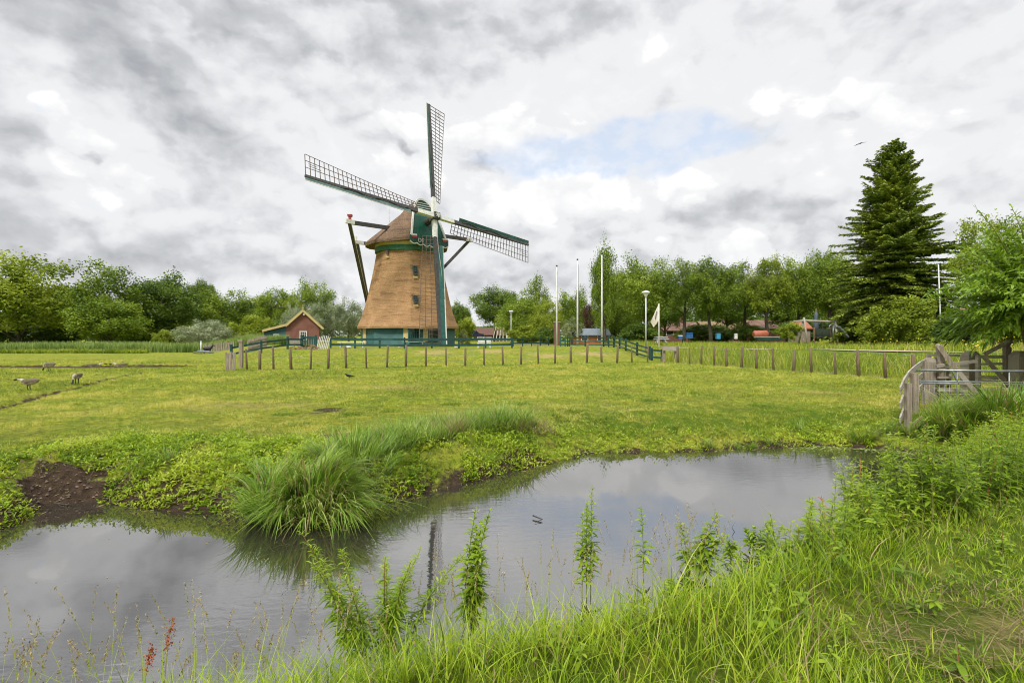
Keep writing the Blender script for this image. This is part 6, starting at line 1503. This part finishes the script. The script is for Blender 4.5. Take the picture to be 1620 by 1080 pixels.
def willowherb_mass():
    rs = np.random.RandomState(77); acc = Acc(); n = 0
    cand = 6400; x = rs.uniform(.9, 12, cand); y = rs.uniform(4.1, 11.5, cand); sd = pond_sd(x, y)
    for i in range(cand):
        X, Y_ = x[i], y[i]
        if farside(np.array([X]), np.array([Y_]))[0] or sd[i] < -.02 or X > Y_*1.1: continue
        lim = np.interp(Y_, [4.2, 5.2, 6.5, 8, 10, 11.5], [.55, 1.2, 2.6, 3.4, 2.6, 2])
        if sd[i] > lim*rs.uniform(.75, 1.1): continue
        if X < np.interp(Y_, [4.1, 5, 6.2], [3.4, 2.7, 2.2]) and rs.rand() > .5: continue
        if Y_ > 9.2 and rs.rand() < .7: continue
        if sd[i] > 1.2 and rs.rand() < .30: continue
        z = gz(X, Y_); pxx = CX+F*X/Y_; red = rs.rand() < .02; h = rs.uniform(.35, 1.0)*(.75+.6*float(clampy(np.array([X]), np.array([Y_]), 2.2)[0]))*np.interp(Y_, [4.2, 5.5, 8, 10.5], [.62, .98, .95, .8])
        if Y_ > 5.7: h *= np.interp(pxx, [1330, 1362, 1385, 1490, 1560, 1620], [1.1, 1.0, .42, .42, .8, .95])
        if Y_ > 5.7 and 1382 < pxx < 1500:
            if rs.rand() < .97 or sd[i] < .5: continue
            h *= .5
        herb_stem(acc, X, Y_, z-.03, h, rs, int(34+20*h), L=(.09, .15), W=(.018, .028), mi=2 if red and rs.rand() < .4 else 0, smi=3 if rs.rand() < .08 else 1); n += 1
    print('willowherb stems', n)
    tag(acc.build('willowherb_thicket', [M['herb'], M['stem'], M['sorrel'], M['stem_red']]), 'dense thicket of upright leafy willowherb on the right bank', 'plants', kind='stuff')
willowherb_mass()
for i, (px, pt_, pb, Y, nst, lab) in enumerate([
    (590, 872, 1060, 3.35, 11, 'feathery leafy plant with reddish lower stem, leftmost in the foreground'), (735, 862, 1040, 3.75, 7, 'upright leafy herb in front of the mill reflection'), (925, 868, 1000, 4.35, 3, 'slim leafy herb standing alone before the blue reflection'),
    (1022, 898, 990, 4.6, 1, 'single thin leafy stalk left of the drooping leaved herb'), (1095, 875, 980, 4.7, 4, 'leafy herb with drooping broad leaves'), (1062, 965, 1020, 4.4, 1, 'short leafy stalk low at the edge of the near grass'), (1205, 858, 960, 5.1, 6, 'bushy dark leafy herb at the near water edge'),
    (1158, 895, 960, 4.9, 2, 'small leafy herb between the drooping one and the bushy one'), (1280, 845, 940, 5.5, 2, 'tall slender herb with spaced leaf whorls'), (1318, 855, 950, 5.4, 4, 'leafy herb at the left tip of the willowherb thicket')]):
    rs = np.random.RandomState(300+i); x0 = (px-CX)*Y/F; g0 = gz(x0, Y); zt = CAMZ+(HY-pt_)*Y/F; H_ = zt-g0; acc = Acc(); ft = px == 590; dr = px == 1095
    for s_ in range(nst):
        u = rs.normal(0, (.10 if ft else .05) if nst > 1 else .01); v = rs.normal(0, .05); hh = H_*(1 if s_ == 0 else rs.uniform(.6, .95)); X = x0+u
        herb_stem(acc, X-x0, v, -.03, hh, rs, int((210 if ft else 105)*max(.6, hh)), L=(.09, .15) if ft else ((.12, .17) if dr else (.09, .14)), W=(.010, .014) if ft else ((.028, .04) if dr else (.018, .028)), lean=(u*1.6, v), spread=.6 if dr else .9, smi=3 if ft else 1)
    o = acc.build('tall_leafy_herb', [M['herb'], M['stem'], M['sorrel'], M['stem_red']]); o.location = (x0, Y, max(g0, WZ)); tag(o, lab, 'plant')
    if g0 < WZ: pass
def sorrel():
    for i, (px, pt_, Y) in enumerate(((268, 978, 3.15), (235, 1022, 3.05))):
        rs = np.random.RandomState(i); x0 = (px-CX)*Y/F; z0 = WZ-.02; H_ = CAMZ+(HY-pt_)*Y/F-z0; acc = Acc(); n = 5; t = np.linspace(0, 1, 6)
        ax = np.stack([.05*t*t-.03, 0*t, H_*t], 1); V = np.stack([np.stack([q-np.array([.003, 0, 0]), q+np.array([.003, 0, 0])]) for q in ax]).reshape(-1, 3); acc.add(V, np.array([(2*k, 2*k+1, 2*k+3, 2*k+2) for k in range(5)]), .5, 0)
        m = 120; q = rs.uniform(.62, 1, m); pos = np.stack([.05*q*q-.03, 0*q, H_*q], 1)+rs.normal(0, .013, (m, 3)); V, Q = leaves(pos, rs.normal(size=(m, 3)), rs.uniform(.010, .018, m), rs, .8); acc.add(V, Q, rs.uniform(0, 1, m), 1)
        o = acc.build('red_sorrel', [M['stem'], M['sorrel']]); o.location = (x0, Y, z0); tag(o, ('taller red sorrel seed spike over the water at lower left', 'shorter red sorrel spike left of the taller one')[i], 'plant')
sorrel()
# twigs and floating bits
def stick(label, pts, r, name='floating_stick'):
    p0 = Vector(pts[0][0]); mb = MB()
    for ln in pts: mb.tube([Vector(q)-p0 for q in ln], [r, r*.6, r*.3][:len(ln)] if len(ln) <= 3 else r, 6)
    tag(mb.build(name, M['bark'], None, p0), label, 'stick')
def W_(px, py, dz=.0): Y = F*(CAMZ-WZ-dz)/(py-HY); return Vector(((px-CX)*Y/F, Y, WZ+dz))
stick('forked dark stick floating in the middle of the pond', [[W_(843, 815, .03), W_(858, 821, .02), W_(846, 826, .01)]], .009)
stick('first of three thin bent twigs standing out of the blue reflection', [[W_(1120, 843, 0), W_(1120, 843, 0)+Vector((.03, 0, .05)), W_(1120, 843)+Vector((.01, 0, .11))]], .004, 'water_twig')
stick('second and tallest bent twig of the three in the water', [[W_(1136, 843, 0), W_(1136, 843)+Vector((-.03, 0, .07)), W_(1136, 843)+Vector((.02, 0, .15))]], .004, 'water_twig')
stick('rightmost bent twig of the three in the water', [[W_(1162, 841, 0), W_(1162, 841)+Vector((-.03, 0, .05)), W_(1162, 841)+Vector((.01, 0, .11))]], .004, 'water_twig')
stick('thin branch lying at the muddy left bank', [[W_(85, 795, .04), W_(100, 797, .03), W_(118, 798, .02)]], .012, 'bank_stick')
stick('short black twig floating at the bottom beside the yellow flower', [[W_(607, 1022, .01), W_(618, 1024, .03), W_(628, 1021, .01)]], .008)
def dropping(label, x, y, s, mat, name='stone'):
    pass
def flowers():
    p = W_(654, 1017, .02); r = []; mb = MB()
    for k in range(5): a = k*2*math.pi/5; mb.poly([(0, 0, 0), (math.cos(a-.4)*.014, math.sin(a-.4)*.014, .004), (math.cos(a)*.02, math.sin(a)*.02, .006), (math.cos(a+.4)*.014, math.sin(a+.4)*.014, .004)], (0, 0, .001))
    root = empty('yellow_flower', p, 0, 'small yellow buttercup flower over the dark water at the bottom', 'flower'); mb.build('petals', M['yellow'], root); mb = MB(); mb.tube([(0, 0, -.2), (0, 0, 0)], .002, 5); mb.build('stalk', M['stem'], root)
    n = 150; x = RS.uniform(16, 22, n); y = RS.uniform(19, 30, n); s_ = dike(x, y); k = (s_ > .5); x, y = x[k], y[k]; z = gh(x, y)+RS.uniform(.35, .7, len(x)); V, Q = leaves(np.stack([x, y, z], 1), RS.normal(size=(len(x), 3)), np.full(len(x), .05), RS, 1.0)
    V2 = P(1547, 551, 20); m = 60; pos = np.array(V2)+RS.normal(0, .1, (m, 3)); Va, Qa = leaves(pos, RS.normal(size=(m, 3)), np.full(m, .06), RS, 1.)
    tag(npmesh('yellow_dike_flowers', np.concatenate([V, Va]), np.concatenate([Q, Qa+len(V)]), M['yellow']), 'tiny yellow flowers scattered in the dike grass', 'flowers', kind='stuff')
flowers()
def litter():
    n = 2600; x = RS.uniform(-14, 8.5, n); y = RS.uniform(5, 12, n); sd = pond_sd(x, y); k = (np.abs(sd) < .13) & farside(x, y); x, y = x[k], y[k]; z = np.maximum(gh(x, y), WZ+.004)+.005; m = len(x)
    V, Q = leaves(np.stack([x, y, z], 1), RS.normal(0, .25, (m, 3))+np.array([0, 0, 1.]), RS.uniform(.03, .12, m), RS, .25); tag(npmesh('shore_litter', V, Q, M['straw'], None, RS.uniform(0, .7, m)), 'thin plant litter and scum along the water edge', 'litter', kind='stuff')
    n = 5000; x = RS.uniform(5.4, 8.6, n); y = RS.uniform(9.0, 10.6, n); sd = pond_sd(x, y); k = (sd < 0) & (sd > -.5) & (RS.rand(n) < np.exp(sd*5)); x, y = x[k], y[k]; m = len(x)
    V, Q = leaves(np.stack([x, y, np.full(m, WZ+.004)], 1), RS.normal(0, .05, (m, 3))+np.array([0, 0, 1.]), RS.uniform(.02, .07, m), RS, .5); tag(npmesh('floating_scum', V, Q, M['reed'], None, RS.uniform(0, 1, m)), 'floating green brown scum in the right corner of the pond', 'scum', kind='stuff')
litter()

def near_weeds():
    rs = np.random.RandomState(91); acc = Acc(); k = 0
    while k < 95:
        X = rs.uniform(-.3, 6.5); Y_ = rs.uniform(2.6, 7.5); a, b = np.array([X]), np.array([Y_])
        if pond_sd(a, b)[0] < .1 or farside(a, b)[0] or X > Y_: continue
        z = gz(X, Y_); wide = rs.rand() < .5
        herb_stem(acc, X, Y_, z-.02, rs.uniform(.10, .34), rs, int(rs.uniform(9, 22)), L=(.06, .12) if wide else (.04, .08), W=(.02, .038) if wide else (.015, .03), spread=.7, smi=3 if rs.rand() < .3 else 1, mi=0); k += 1
    tag(acc.build('near_bank_weeds', [M['herb'], M['stem'], M['sorrel'], M['stem_red']]), 'broad leaved weeds mixed into the near bank grass', 'plants', kind='stuff')
    n = 420; x = RS.uniform(.2, 6, n); y = RS.uniform(2.7, 7.5, n); k = (pond_sd(x, y) > .05) & ~farside(x, y)
    patch_blades('dead_grass_stems', 'thin dry upright stems standing in the near bank grass', (x[k], y[k]), .55, .004, 'straw', lean=(0, .3), bend=(0, .3), droop=(0, .1), straw=1, seg=4)
    n = 900; x = RS.uniform(-6, 6.5, n); y = RS.uniform(3, 9.5, n); sd = pond_sd(x, y); k = (sd < -.05) & (RS.rand(n) < np.exp(sd*1.1)); x, y = x[k], y[k]; m = len(x)
    V, Q = leaves(np.stack([x, y, np.full(m, WZ+.004)], 1), RS.normal(0, .04, (m, 3))+np.array([0, 0, 1.]), RS.uniform(.008, .028, m), RS, .6)
    tag(npmesh('floating_leaf_bits', V, Q, M['straw'], None, RS.uniform(0, .8, m)), 'scattered leaf bits floating on the pond', 'leaves', kind='stuff')
    mx, my = wp(95, 752, -.15); n = 500; x = mx+RS.normal(0, .7, n); y = my+RS.normal(0, .5, n); k = pond_sd(x, y) > .02; x, y = x[k], y[k]; m = len(x); V = []; Q = []
    for i in range(m):
        r = RS.uniform(.008, .03); z = gz(x[i], y[i]); o = len(V); V += [(x[i]-r, y[i], z), (x[i], y[i]-r, z), (x[i]+r, y[i], z), (x[i], y[i]+r, z), (x[i]+RS.normal(0, r*.3), y[i], z+r*.8)]; Q += [(o, o+1, o+4), (o+1, o+2, o+4), (o+2, o+3, o+4), (o+3, o, o+4)]
    tag(npmesh('mud_clods', V, Q, surf('clod', (.16, .115, .08), (.07, .048, .033), 9, .9), k=3), 'loose clods on the trampled muddy bank', 'clods', kind='stuff')
    n = 900; x = mx+RS.normal(0, .8, n); y = my+RS.normal(0, .6, n); k = pond_sd(x, y) > .05; x, y = x[k], y[k]; m = len(x)
    V, Q = leaves(np.stack([x, y, gh(x, y)+.008], 1), RS.normal(0, .2, (m, 3))+np.array([0, 0, 1.]), RS.uniform(.03, .09, m), RS, .12); tag(npmesh('mud_straw', V, Q, M['straw'], None, RS.uniform(0, .6, m)), 'bits of straw trodden into the muddy bank', 'litter', kind='stuff')
near_weeds()
